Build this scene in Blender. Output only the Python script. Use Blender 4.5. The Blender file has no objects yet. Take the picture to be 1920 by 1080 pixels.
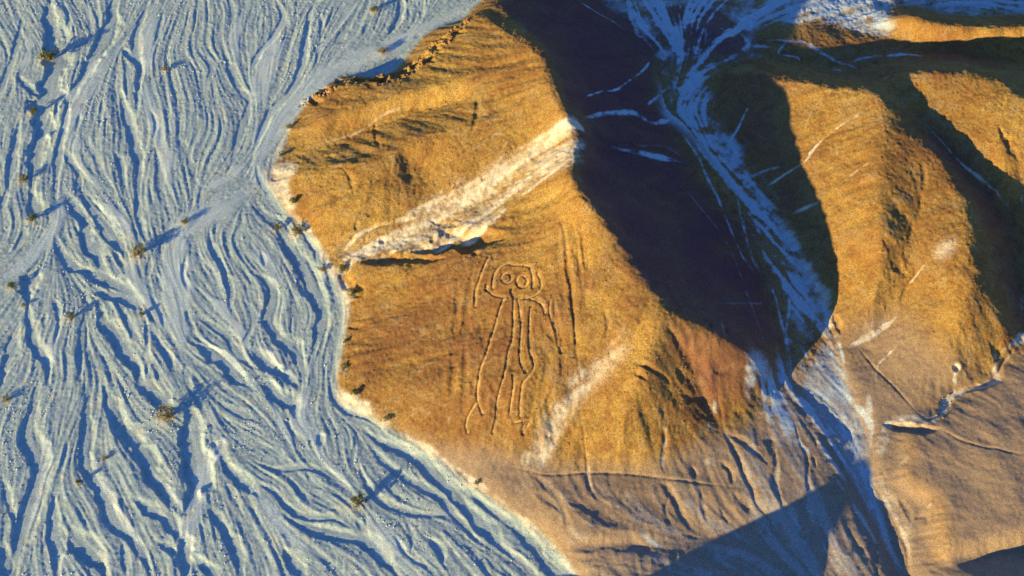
import bpy, math, random
import numpy as np
from mathutils import Vector

SC = bpy.context.scene
COL = SC.collection
rng = np.random.default_rng(7)
random.seed(7)

# ------------------------------------------------------------------ camera, sky, sun
PITCH = math.radians(55.0)          # looking down from a light aircraft
DIST = 292.0
CAM = np.array([0.0, -DIST * math.cos(PITCH), DIST * math.sin(PITCH)])
HALF = math.radians(18.0)
TH = math.tan(HALF)
cam_data = bpy.data.cameras.new('camera')
cam_data.lens = 18.0 / TH
cam_data.sensor_width = 36.0
cam_data.clip_end = 6000.0
cam_data.clip_start = 1.0
cam = bpy.data.objects.new('camera', cam_data)
cam.location = CAM
cam.rotation_euler = (math.pi / 2 - PITCH, 0, 0)
COL.objects.link(cam)
SC.camera = cam

SUN_EL = math.radians(11.5)
SUN_AZ = math.radians(41.0)         # light travels towards +x and a little +y
LD = np.array([math.cos(SUN_AZ), math.sin(SUN_AZ)])
TEL = math.tan(SUN_EL)
sun_data = bpy.data.lights.new('sun', 'SUN')
sun_data.energy = 5.0
sun_data.angle = math.radians(0.6)
sun_data.color = (1.0, 0.82, 0.38)
sun = bpy.data.objects.new('sun', sun_data)
travel = Vector((LD[0] * math.cos(SUN_EL), LD[1] * math.cos(SUN_EL), -math.sin(SUN_EL)))
sun.rotation_euler = travel.to_track_quat('-Z', 'Y').to_euler()
sun.location = (-120, -90, 80)
COL.objects.link(sun)

world = bpy.data.worlds.new('World')
SC.world = world
world.use_nodes = True
wn = world.node_tree.nodes
wl = world.node_tree.links
bg = wn['Background']
sky = wn.new('ShaderNodeTexSky')
sky.sky_type = 'NISHITA'
sky.sun_disc = False
sky.sun_elevation = SUN_EL
# sky azimuth: rotation 0 puts the sun at +y, growing clockwise seen from above
sky.sun_rotation = math.atan2(-LD[0], -LD[1]) % (2 * math.pi)
sky.altitude = 600
sky.air_density = 1.0
sky.dust_density = 0.2
sky.ozone_density = 4.0
tint = wn.new('ShaderNodeMix')
tint.data_type = 'RGBA'; tint.blend_type = 'MULTIPLY'
tint.inputs[0].default_value = 1.0
tint.inputs[7].default_value = (0.62, 0.79, 1.18, 1)      # clear, dry high-desert blue
wl.new(sky.outputs[0], tint.inputs[6])
wl.new(tint.outputs[2], bg.inputs[0])
bg.inputs[1].default_value = 0.114
SC.view_settings.view_transform = 'Standard'
SC.view_settings.look = 'None'
SC.view_settings.gamma = 1.0
SC.view_settings.exposure = 1.2
SC.view_settings.use_curve_mapping = False
try:
    SC.cycles.use_adaptive_sampling = True
except Exception:
    pass

# ------------------------------------------------------------------ survey helpers
SP, CP = math.sin(PITCH), math.cos(PITCH)


def ray(px, py):
    """direction of the sight line through a point noted on the 1920 x 1080 survey photograph"""
    x = (np.asarray(px, float) - 960) / 960 * TH
    y = -(np.asarray(py, float) - 540) / 960 * TH
    return np.stack([x, CP + y * SP, -SP + y * CP], -1)


def at(px, py, z):
    d = ray(px, py)
    t = (np.asarray(z, float) - CAM[2]) / d[..., 2]
    return CAM[:2] + d[..., :2] * t[..., None]


def catmull(P, step):
    """smooth resampling of an (n,k) polyline, about every `step` metres"""
    P = np.asarray(P, float)
    if len(P) < 2:
        return P
    Q = np.vstack([2 * P[0] - P[1], P, 2 * P[-1] - P[-2]])
    out = []
    for i in range(1, len(Q) - 2):
        p0, p1, p2, p3 = Q[i - 1], Q[i], Q[i + 1], Q[i + 2]
        n = max(1, int(np.hypot(*(p2 - p1)[:2]) / step))
        t = (np.arange(n) / n)[:, None]
        out.append(0.5 * (2 * p1 + (p2 - p0) * t + (2 * p0 - 5 * p1 + 4 * p2 - p3) * t ** 2
                          + (3 * p1 - p0 - 3 * p2 + p3) * t ** 3))
    out.append(P[-1:])
    return np.vstack(out)


def tl(ox, oy, pts, s=3.0):
    return [(ox + x / s, oy + y / s) for x, y in pts]


# ------------------------------------------------------------------ coarse relief: ridge, valley and foot lines with heights
X0, X1, Y0, Y1 = -122.0, 122.0, -96.0, 88.0
HILL_FOOT = [(885, 18), (868, 40), (800, 66), (740, 136), (700, 147), (645, 144), (618, 160), (580, 190), (545, 240),
             (530, 285), (512, 312), (505, 340), (540, 400), (590, 450), (615, 490), (650, 560), (645, 640), (632, 715),
             (650, 750), (720, 800), (800, 845), (870, 900), (930, 945), (1000, 990), (1050, 1040), (1085, 1095),
             (1110, 1200)]
L = []


def hl(*pts):
    L.append([tuple(p) for p in pts])


# main hill ---- upper lobe rim
hl((648, 152, 3.6), (700, 156, 4.6), (742, 146, 4.8), (790, 118, 5.6), (812, 88, 6), (850, 62, 6.6), (895, 27, 7.4))
hl((610, 175, 1.2), (580, 205, 1.0), (556, 245, 0.9), (540, 275, 0.8))
# crest of the main hill
hl((895, 27, 7), (960, 60, 11.5), (1010, 90, 14.6), (1040, 160, 16.6), (1062, 212, 16.6), (1085, 240, 15.4), (1086, 280, 15.8),
   (1076, 335, 18.6), (1110, 385, 18.6), (1150, 430, 16.8), (1185, 500, 15.4), (1232, 550, 14.9), (1242, 590, 14.6))
hl((895, 27, 7), (945, 5, 6.2), (1010, -25, 4.5))
# upper lobe ribs and gullies
hl((600, 218, 3.2), (700, 192, 5.8), (800, 168, 8.4), (900, 140, 10.6), (1000, 120, 13.8))
hl((535, 290, .3), (580, 285, .8), (640, 268, 1.7), (700, 236, 3.0), (780, 208, 4.7), (860, 188, 7.0))
hl((560, 325, 2.4), (620, 312, 4.6), (690, 302, 6.4), (740, 285, 7.6), (800, 255, 8.6), (870, 232, 10), (950, 212, 11.8),
   (1040, 200, 15.8))
hl((590, 400, 2.6), (650, 380, 4.6), (715, 352, 6.0))
hl((785, 300, 5.9), (800, 340, 5.4))
hl((840, 330, 7.2), (890, 290, 9.2), (960, 255, 11.4))
hl((605, 440, 1.6), (650, 440, 2.4), (700, 425, 3.2))
# pale central gully
hl((622, 492, .5), (655, 462, 1.0), (700, 468, 1.7), (760, 446, 2.9), (830, 420, 4.4), (900, 378, 6.3), (960, 335, 8.8),
   (1020, 288, 11.4), (1080, 250, 14.4))
# top rim of the figure's slope, falling into the gully
hl((665, 505, 2.2), (720, 498, 4.0), (780, 488, 5.6), (850, 478, 7.7), (905, 462, 8.8), (945, 440, 9.3), (1000, 402, 10.8),
   (1050, 365, 14.3))
hl((665, 650, 1.5), (760, 640, 3.6), (900, 620, 7.0), (1000, 600, 9.6), (1100, 565, 12.4), (1190, 548, 14.8))
hl((660, 700, 1.2), (800, 720, 4.2), (900, 720, 6.2), (1000, 700, 8.2))
# foot of the slope and the bench in front of it
hl((655, 745, .5), (720, 790, .7), (790, 822, 1.1), (870, 845, 1.6), (930, 858, 1.9), (990, 875, 2.0), (1060, 885, 2.1),
   (1150, 880, 2.2), (1240, 882, 2.4), (1300, 868, 2.4), (1345, 840, 2.5), (1395, 800, 2.6), (1435, 745, 2.5), (1455, 700, 2.4))
# pale gully beside the southern spur
hl((1220, 612, 13.4), (1170, 650, 10.6), (1120, 690, 8.2), (1080, 745, 5.9), (1040, 800, 4.0), (1000, 862, 2.1))
hl((1195, 590, 14.1), (1120, 640, 11.0), (1080, 690, 9.0), (1035, 745, 7.1), (985, 810, 4.3))
hl((1237, 612, 14.2), (1212, 680, 11.6), (1190, 740, 9.1), (1168, 800, 6.4), (1150, 850, 3.8))
hl((1275, 700, 8.6), (1262, 760, 6.3), (1255, 820, 4.4), (1250, 868, 2.8))
hl((1252, 622, 13), (1282, 680, 9.0), (1308, 720, 6.2), (1332, 770, 3.6), (1350, 800, 2.8))
hl((1242, 590, 14.6), (1290, 606, 13.3), (1335, 622, 12), (1375, 645, 10.3), (1412, 670, 8), (1440, 694, 5.2))
hl((1330, 690, 8.4), (1360, 740, 5.0), (1378, 775, 3.2))
# shaded side
hl((1105, 222, 10.6), (1150, 214, 8.2), (1200, 218, 6), (1245, 230, 4.4), (1290, 228, 3.2))
hl((1105, 262, 11.2), (1180, 256, 7.8), (1250, 266, 4.7))
hl((1110, 290, 10.6), (1150, 281, 8.2), (1220, 294, 5.5), (1285, 307, 3.6))
hl((1095, 345, 12.6), (1150, 345, 10.6), (1220, 352, 7.8), (1290, 372, 5.0))
hl((1170, 440, 13.6), (1240, 450, 10.6), (1320, 470, 7.2), (1390, 500, 4.2))
hl((1255, 555, 13.6), (1320, 560, 10.6), (1390, 575, 7.2), (1440, 595, 3.6))
hl((1050, 110, 11.2), (1110, 100, 8.3), (1170, 100, 5.2), (1225, 110, 3.2))
hl((960, 20, 8.0), (1040, 20, 6.0), (1110, 20, 3.2))
# valley floor: west edge, wash, east edge
hl((1120, -5, 1.4), (1150, 25, 1.8), (1178, 60, 2.4), (1210, 78, 2.7), (1238, 120, 3.0), (1245, 210, 3.0), (1290, 300, 2.9),
   (1340, 380, 2.8), (1390, 450, 2.7), (1420, 520, 2.6), (1452, 590, 2.5), (1466, 650, 2.2), (1456, 700, 2.2))
hl((1262, 130, 2.9), (1268, 200, 2.8), (1300, 250, 2.7), (1370, 310, 2.5), (1430, 390, 2.2), (1462, 450, 2.0),
   (1492, 510, 1.8), (1525, 570, 1.6), (1560, 640, 1.4), (1570, 690, 1.3))
hl((1345, 135, 3.2), (1345, 200, 3.1), (1378, 270, 3.0), (1432, 335, 2.8), (1478, 415, 2.6), (1512, 485, 2.4), (1545, 560, 2.1),
   (1566, 615, 1.8))
# small dark hill in the valley head
hl((1275, 75, 4.0), (1305, 52, 4.8), (1335, 58, 4.8), (1362, 85, 4.0))
hl((1250, 95, 2.9), (1290, 122, 3.0), (1340, 125, 3.0), (1385, 112, 2.7), (1402, 85, 2.3), (1372, 42, 2.0), (1305, 12, 1.8),
   (1240, 28, 2.0), (1235, 60, 2.6))
# right hill
hl((1395, 140, 5.5), (1430, 136, 5.6), (1466, 146, 6.8), (1540, 160, 9.8), (1640, 170, 12.6), (1655, 178, 12.8), (1700, 238, 12.0),
   (1760, 288, 11.2), (1792, 340, 11.2), (1815, 380, 11.4), (1834, 430, 11.0), (1812, 480, 10.2), (1850, 540, 8.6),
   (1880, 600, 6.2), (1903, 640, 3.4))
hl((1645, 188, 12.5), (1652, 260, 12.0), (1650, 350, 11.3), (1658, 425, 10.6), (1655, 500, 8.0), (1635, 560, 5.5),
   (1610, 606, 3.4))
hl((1712, 300, 11.2), (1722, 360, 10.2), (1712, 430, 8.7), (1700, 500, 6.8), (1682, 570, 4.4), (1640, 630, 2.6), (1582, 655, 1.9))
hl((1800, 440, 10.8), (1760, 478, 9.2), (1715, 520, 6.8))
hl((1835, 500, 10.6), (1800, 580, 8.4), (1785, 640, 5.8), (1778, 700, 3.4), (1770, 745, 2.2))
hl((1572, 625, 1.9), (1585, 680, 2.1), (1605, 735, 2.0), (1640, 778, 2.0), (1700, 788, 1.9), (1765, 765, 1.9), (1800, 738, 1.9),
   (1858, 708, 1.9), (1893, 678, 2.0), (1912, 642, 2.1), (1945, 610, 2.2))
hl((1545, 590, 3.0), (1640, 590, 3.8))
# behind the right hill
hl((1400, 112, 2.9), (1480, 118, 2.9), (1560, 128, 3.2), (1620, 140, 4.4), (1655, 150, 7.5), (1678, 150, 9.4))
hl((1440, 82, 2.6), (1500, 78, 2.7), (1560, 108, 2.9), (1608, 130, 3.4), (1680, 104, 3.6), (1740, 94, 3.8), (1800, 99, 4.0), (1860, 107, 4.0),
   (1925, 112, 4.2), (2000, 118, 4.4))
hl((1680, 152, 10), (1740, 132, 11.6), (1830, 134, 12.2), (1870, 150, 12.6), (1925, 186, 13), (2010, 235, 13))
hl((1692, 190, 9.8), (1740, 245, 8.6), (1790, 305, 7.2), (1850, 365, 5.4), (1895, 430, 4.0), (1914, 530, 3.0), (1922, 630, 2.3))
hl((1860, 190, 12.2), (1872, 250, 11), (1890, 320, 9.0), (1905, 380, 5.2))
hl((1905, 215, 12.2), (1908, 290, 9.6), (1915, 340, 6.5))
hl((1990, 250, 12.6), (1985, 380, 9.0), (1960, 560, 4.5))
# far ridges
hl((1676, 34, 6.0), (1705, 28, 7.6), (1745, 42, 8.4), (1800, 48, 8.8), (1925, 50, 9.6), (2060, 45, 10))
hl((1688, 66, 4.6), (1735, 84, 5.0))
hl((1640, 12, 1.3), (1700, 8, 1.2), (1780, 28, 1.0), (1925, 30, 1.0), (2060, 10, 1.0))
hl((1448, 50, 2.2), (1530, 62, 2.6), (1640, 78, 3.2), (1730, 88, 4.0))
hl((1440, 36, 2.0), (1540, 44, 2.0), (1620, 58, 2.3), (1680, 58, 3.0))
hl((1100, -40, 1.0), (1300, -20, 1.2), (1500, -10, 1.3), (1700, -30, 1.1), (2050, -40, 1.0))
hl((1100, -130, .8), (1500, -130, .8), (2150, -130, .8))
# lower bench, its scarp above the wash
hl((1478, 700, 1.9), (1495, 745, 2.1), (1540, 832, 2.3), (1572, 895, 2.2), (1612, 968, 2.2), (1652, 1048, 2.2), (1690, 1130, 2.2))
hl((1500, 725, 1.5), (1562, 828, 1.3), (1592, 882, 1.1), (1630, 958, .9), (1668, 1040, .7), (1706, 1125, .6))
hl((1580, 700, 1.1), (1604, 770, 1.0), (1625, 815, .9), (1628, 870, .8), (1640, 930, .7), (1668, 1000, .6), (1688, 1070, .5),
   (1712, 1130, .4))
hl((1588, 690, 2.0), (1610, 752, 1.9), (1640, 800, 1.9), (1645, 862, 1.9), (1665, 935, 1.8), (1700, 1010, 1.7), (1715, 1080, 1.6),
   (1735, 1140, 1.6))
# beige plateau at the right
hl((1668, 800, 1.9), (1684, 850, 2.0), (1680, 905, 2.0), (1728, 945, 2.1), (1735, 1000, 2.1), (1738, 1055, 2.1))
hl((1712, 812, 3.2), (1706, 860, 3.5), (1702, 900, 3.6), (1752, 922, 4.0), (1768, 960, 4.2), (1778, 1030, 4.3))
hl((1745, 800, 3.1), (1800, 770, 3.4), (1850, 735, 3.7), (1900, 700, 3.9), (1950, 670, 4))
hl((1850, 850, 4.8), (1920, 800, 5.0), (1905, 920, 5.4), (2000, 900, 5.6))
hl((1742, 1062, 2.2), (1800, 1050, 2.2), (1862, 1040, 2.3), (1930, 1040, 2.5), (2020, 1030, 2.8))
hl((1775, 1046, 4.0), (1850, 1018, 4.8), (1925, 994, 5.3), (2020, 970, 5.6))
hl((1765, 1098, 3.2), (1850, 1085, 6.5), (1925, 1092, 8.6), (2030, 1110, 10))
# bench between foot and plain
hl((905, 900, 1.2), (1000, 960, 1.4), (1060, 1000, 1.3))
hl((1000, 905, 2.2), (1080, 960, 2.2), (1110, 1005, 2.4), (1160, 1008, 2.4), (1200, 985, 2.6), (1280, 950, 2.4), (1360, 915, 2.6),
   (1440, 860, 2.8))
hl((1065, 1035, 1.3), (1150, 1028, 1.3), (1200, 1016, 1.4), (1250, 1030, 1.6), (1330, 1003, 1.5), (1400, 985, 1.6),
   (1480, 960, 2.0))
hl((1440, 930, 2.7), (1500, 960, 2.8), (1560, 1000, 2.9), (1600, 1060, 2.9), (1560, 1080, 2.7))

CX = 0.75
cnx, cny = int((X1 - X0) / CX) + 1, int((Y1 - Y0) / CX) + 1


def gauss(a, s):
    """gaussian blur with edge padding; s in cells"""
    if s <= 0:
        return a
    r = int(3 * s) + 1
    k = np.exp(-0.5 * (np.arange(-r, r + 1) / s) ** 2)
    k /= k.sum()
    p = np.pad(a, ((r, r), (0, 0)), mode='edge')
    n = a.shape[0]
    b = sum(k[i] * p[i:i + n] for i in range(2 * r + 1)) if r < 40 else None
    if b is None:
        c = np.cumsum(np.vstack([np.zeros((1, a.shape[1])), p]), 0)
        b = p[r:r + n]
        w = max(3, int(s * 1.7)) | 1
        for _ in range(3):
            pp = np.pad(b, ((w // 2, w // 2), (0, 0)), mode='edge')
            c = np.cumsum(np.vstack([np.zeros((1, a.shape[1])), pp]), 0)
            b = (c[w:] - c[:-w]) / w
        return gauss_t(b, s)
    p = np.pad(b, ((0, 0), (r, r)), mode='edge')
    n = a.shape[1]
    return sum(k[i] * p[:, i:i + n] for i in range(2 * r + 1))


def gauss_t(b, s):
    b = b.T
    w = max(3, int(s * 1.7)) | 1
    for _ in range(3):
        pp = np.pad(b, ((w // 2, w // 2), (0, 0)), mode='edge')
        c = np.cumsum(np.vstack([np.zeros((1, b.shape[1])), pp]), 0)
        b = (c[w:] - c[:-w]) / w
    return b.T


def inside(poly, X, Y):
    poly = np.asarray(poly)
    res = np.zeros(X.shape, bool)
    n = len(poly)
    for i in range(n):
        x1, y1 = poly[i]
        x2, y2 = poly[(i + 1) % n]
        if y1 == y2:
            continue
        c = ((y1 > Y) != (y2 > Y)) & (X < (x2 - x1) * (Y - y1) / (y2 - y1) + x1)
        res ^= c
    return res


cx = X0 + np.arange(cnx) * CX
cy = Y0 + np.arange(cny) * CX
CXX, CYY = np.meshgrid(cx, cy)

foot = np.array([at(x, y, 0.0) for x, y in HILL_FOOT[:-1]] + [np.array(p_) for p_ in ((9.0, -62.5), (-2.0, -64.0), (-22.0, -65.5), (-44.0, -68.0), (-62.0, -80.0), (-66.0, -110.0))])
foot = catmull(foot, 1.0)
top_pt = foot[0]
plain_poly = np.vstack([[[X0 - 50, Y1 + 60]], [[top_pt[0] + 14, Y1 + 60]], [[top_pt[0] + 6, top_pt[1] + 6]], foot, [[foot[-1][0], Y0 - 60]],
                        [[X0 - 50, Y0 - 60]]])
plain_c = inside(plain_poly, CXX, CYY)

samples = []
for line in L:
    P = np.array([(*at(x, y, h), h) for x, y, h in line])
    samples.append(catmull(P, 0.35))
# hill outside the frame: its shadow reaches into the photograph
tip = at(1560, 915, 2.8)
PK = tip - LD * (13.6 - 2.8) / TEL + np.array([-1.3, .3])
S_HILL = [
    [(PK[0], PK[1], 15.2), (PK[0] - 2, PK[1] + 1.5, 11.5), (PK[0] - 7, PK[1] + 2, 8.5), (PK[0] - 15, PK[1] + 2, 7.5), (PK[0] - 28, PK[1] + 1, 5), (PK[0] - 45, PK[1] - 2, 2)],
    [(PK[0], PK[1], 15.2), (PK[0] + 7, PK[1] - 5, 12), (PK[0] + 16, PK[1] - 8, 7.5), (PK[0] + 28, PK[1] - 9, 3)],
    [(PK[0], PK[1], 15.2), (PK[0] - 3, PK[1] - 12, 9), (PK[0] - 8, PK[1] - 22, 3)]]
for s in S_HILL:
    samples.append(catmull(np.array(s), 0.35))
ring = [(1095, 1050), (1160, 1040), (1230, 1038), (1300, 1038), (1370, 1042), (1430, 1058), (1480, 1090)]
samples.append(catmull(np.array([(*at(x, y, 2.0), 2.0) for x, y in ring]), .35))
S = np.vstack(samples)
K = np.zeros((cny, cnx))
W = np.zeros((cny, cnx))
ix = np.round((S[:, 0] - X0) / CX).astype(int)
iy = np.round((S[:, 1] - Y0) / CX).astype(int)
ok = (ix >= 0) & (ix < cnx) & (iy >= 0) & (iy < cny)
np.add.at(K, (iy[ok], ix[ok]), S[ok, 2])
np.add.at(W, (iy[ok], ix[ok]), 1)
fixed = W > 0
K[fixed] /= W[fixed]
K[plain_c] = 0
fixed |= plain_c


def solve(K, fixed, iters):
    if min(K.shape) > 24:
        ny, nx = (K.shape[0] + 1) // 2, (K.shape[1] + 1) // 2
        k2 = np.zeros((ny, nx)); w2 = np.zeros((ny, nx))
        yy, xx = np.nonzero(fixed)
        np.add.at(k2, (yy // 2, xx // 2), K[yy, xx])
        np.add.at(w2, (yy // 2, xx // 2), 1)
        f2 = w2 > 0
        k2[f2] /= w2[f2]
        s2 = solve(k2, f2, iters)
        h = np.repeat(np.repeat(s2, 2, 0), 2, 1)[:K.shape[0], :K.shape[1]]
    else:
        h = np.full(K.shape, K[fixed].mean())
    h = np.where(fixed, K, h)
    for _ in range(iters):
        p = np.pad(h, 1, mode='edge')
        a = 0.25 * (p[1:-1, :-2] + p[1:-1, 2:] + p[:-2, 1:-1] + p[2:, 1:-1])
        h = np.where(fixed, K, a)
    return h


base_c = solve(K, fixed, 220)
base_c = gauss(base_c, 1.1)

# ------------------------------------------------------------------ fine grid
DX, DY = 0.18, 0.21
NX, NY = int((X1 - X0) / DX) + 1, int((Y1 - Y0) / DY) + 1
gx = X0 + np.arange(NX) * DX
gy = Y0 + np.arange(NY) * DY
GX, GY = np.meshgrid(gx, gy)


def bil(a, x, y, x0=X0, y0=Y0, sx=DX, sy=DY):
    u = np.clip((x - x0) / sx, 0, a.shape[1] - 1.001)
    v = np.clip((y - y0) / sy, 0, a.shape[0] - 1.001)
    i = u.astype(int); j = v.astype(int)
    fu = u - i; fv = v - j
    return (a[j, i] * (1 - fu) + a[j, i + 1] * fu) * (1 - fv) + (a[j + 1, i] * (1 - fu) + a[j + 1, i + 1] * fu) * fv


base = bil(base_c, GX, GY, sx=CX, sy=CX)
base = gauss(base, 3.2)
plain_m = inside(plain_poly, GX, GY)
plain_s = np.clip(gauss(plain_m.astype(float), 2.2), 0, 1)


def land(px, py):
    """world position of a surveyed point on the coarse relief"""
    px = np.asarray(px, float); py = np.asarray(py, float)
    z = np.full(px.shape, 2.0)
    for _ in range(40):
        p = at(px, py, z)
        z = z + 0.5 * (bil(base, p[..., 0], p[..., 1]) - z)
    return p


def mpp(p):
    """metres per survey pixel at a ground point"""
    d = (p[1] - CAM[1]) * CP + CAM[2] * SP
    return d * TH / 960


def path(pts, step=0.6):
    a = np.array(pts, float)
    P = land(a[:, 0], a[:, 1])
    return catmull(P, step)


def noise(scale, seed, ani=None, octaves=3, rough=0.5):
    """spectral value noise, about zero mean and unit deviation; scale = metres of the largest blob"""
    r = np.random.default_rng(seed)
    out = np.zeros((NY, NX)); amp = 1.0
    for o in range(octaves):
        s = scale / 2 ** o
        nx = int((X1 - X0) / s) + 4; ny = int((Y1 - Y0) / s) + 4
        if nx > NX * 1.2:
            break
        a = r.standard_normal((ny, nx))
        u = (GX - X0) / s + 1; v = (GY - Y0) / s + 1
        i = u.astype(int); j = v.astype(int)
        fu = u - i; fv = v - j
        fu = fu * fu * (3 - 2 * fu); fv = fv * fv * (3 - 2 * fv)
        out += amp * ((a[j, i] * (1 - fu) + a[j, i + 1] * fu) * (1 - fv) + (a[j + 1, i] * (1 - fu) + a[j + 1, i + 1] * fu) * fv)
        amp *= rough
    return out / out.std()


def dist_field(field, P, reach, val=None, valfield=None):
    """field = min(field, distance to polyline P)"""
    for a, b in zip(P[:-1], P[1:]):
        lo = np.minimum(a, b) - reach; hi = np.maximum(a, b) + reach
        i0 = max(0, int((lo[0] - X0) / DX)); i1 = min(NX, int((hi[0] - X0) / DX) + 2)
        j0 = max(0, int((lo[1] - Y0) / DY)); j1 = min(NY, int((hi[1] - Y0) / DY) + 2)
        if i0 >= i1 or j0 >= j1:
            continue
        x = GX[j0:j1, i0:i1] - a[0]; y = GY[j0:j1, i0:i1] - a[1]
        d = b - a; l2 = d @ d + 1e-9
        t = np.clip((x * d[0] + y * d[1]) / l2, 0, 1)
        q = np.hypot(x - t * d[0], y - t * d[1])
        f = field[j0:j1, i0:i1]
        np.minimum(f, q, out=f)
    return field


nA = noise(3.0, 11, octaves=3)
nB = noise(0.9, 12, octaves=2)
nC = noise(0.42, 13, octaves=1)


def sstep(e0, e1, x):
    t = np.clip((x - e0) / (e1 - e0), 0, 1)
    return t * t * (3 - 2 * t)


def stroke(out, P, hw, amp, edge=0.5, wob=0.25, mode='max', taper=True, asym=0.0):
    """stamp a ribbon of half-width hw (m) and strength amp into field `out`"""
    reach = hw * (1 + edge + asym) + 1.0
    lo = P.min(0) - reach; hi = P.max(0) + reach
    i0 = max(0, int((lo[0] - X0) / DX)); i1 = min(NX, int((hi[0] - X0) / DX) + 2)
    j0 = max(0, int((lo[1] - Y0) / DY)); j1 = min(NY, int((hi[1] - Y0) / DY) + 2)
    if i1 - i0 < 2 or j1 - j0 < 2:
        return
    f = np.full((j1 - j0, i1 - i0), 99.0); tt = np.zeros_like(f); sd = np.zeros_like(f)
    n = len(P) - 1
    for k, (a, b) in enumerate(zip(P[:-1], P[1:])):
        l = np.minimum(a, b) - reach; h = np.maximum(a, b) + reach
        a0 = max(i0, int((l[0] - X0) / DX)) - i0; a1 = min(i1, int((h[0] - X0) / DX) + 2) - i0
        b0 = max(j0, int((l[1] - Y0) / DY)) - j0; b1 = min(j1, int((h[1] - Y0) / DY) + 2) - j0
        if a0 >= a1 or b0 >= b1:
            continue
        x = GX[j0 + b0:j0 + b1, i0 + a0:i0 + a1] - a[0]; y = GY[j0 + b0:j0 + b1, i0 + a0:i0 + a1] - a[1]
        d = b - a; l2 = d @ d + 1e-9
        t = np.clip((x * d[0] + y * d[1]) / l2, 0, 1)
        q = np.hypot(x - t * d[0], y - t * d[1])
        s = f[b0:b1, a0:a1]; m = q < s
        s[m] = q[m]
        tt[b0:b1, a0:a1][m] = ((k + t) / n)[m]
        sd[b0:b1, a0:a1][m] = ((x - t * d[0]) * LD[0] + (y - t * d[1]) * LD[1])[m]
    sl = (slice(j0, j1), slice(i0, i1))
    w = hw * (1 + wob * nA[sl] * 0.8)
    if taper == 'ends':
        w = w * np.clip(.7 + 2 * np.minimum(tt, 1 - tt), 0, 1)
        amp = amp * np.clip(.1 + 6 * np.minimum(tt, 1 - tt), 0, 1)
    elif taper:
        w = w * np.clip(0.25 + 2.6 * np.minimum(tt, 1 - tt), 0, 1)
        amp = amp * np.clip(0.2 + 3.5 * np.minimum(tt, 1 - tt), 0, 1)
    d = f + nB[sl] * 0.07 * min(1.0, hw)
    far = np.clip(sd / (f + .05), 0, 1) * asym
    v = amp * (1 - sstep(w * (1 - edge * .5), w * (1 + edge + far) + .12, d))
    o = out[sl]
    if mode == 'max':
        np.maximum(o, v, out=o)
    else:
        o += v


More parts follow.
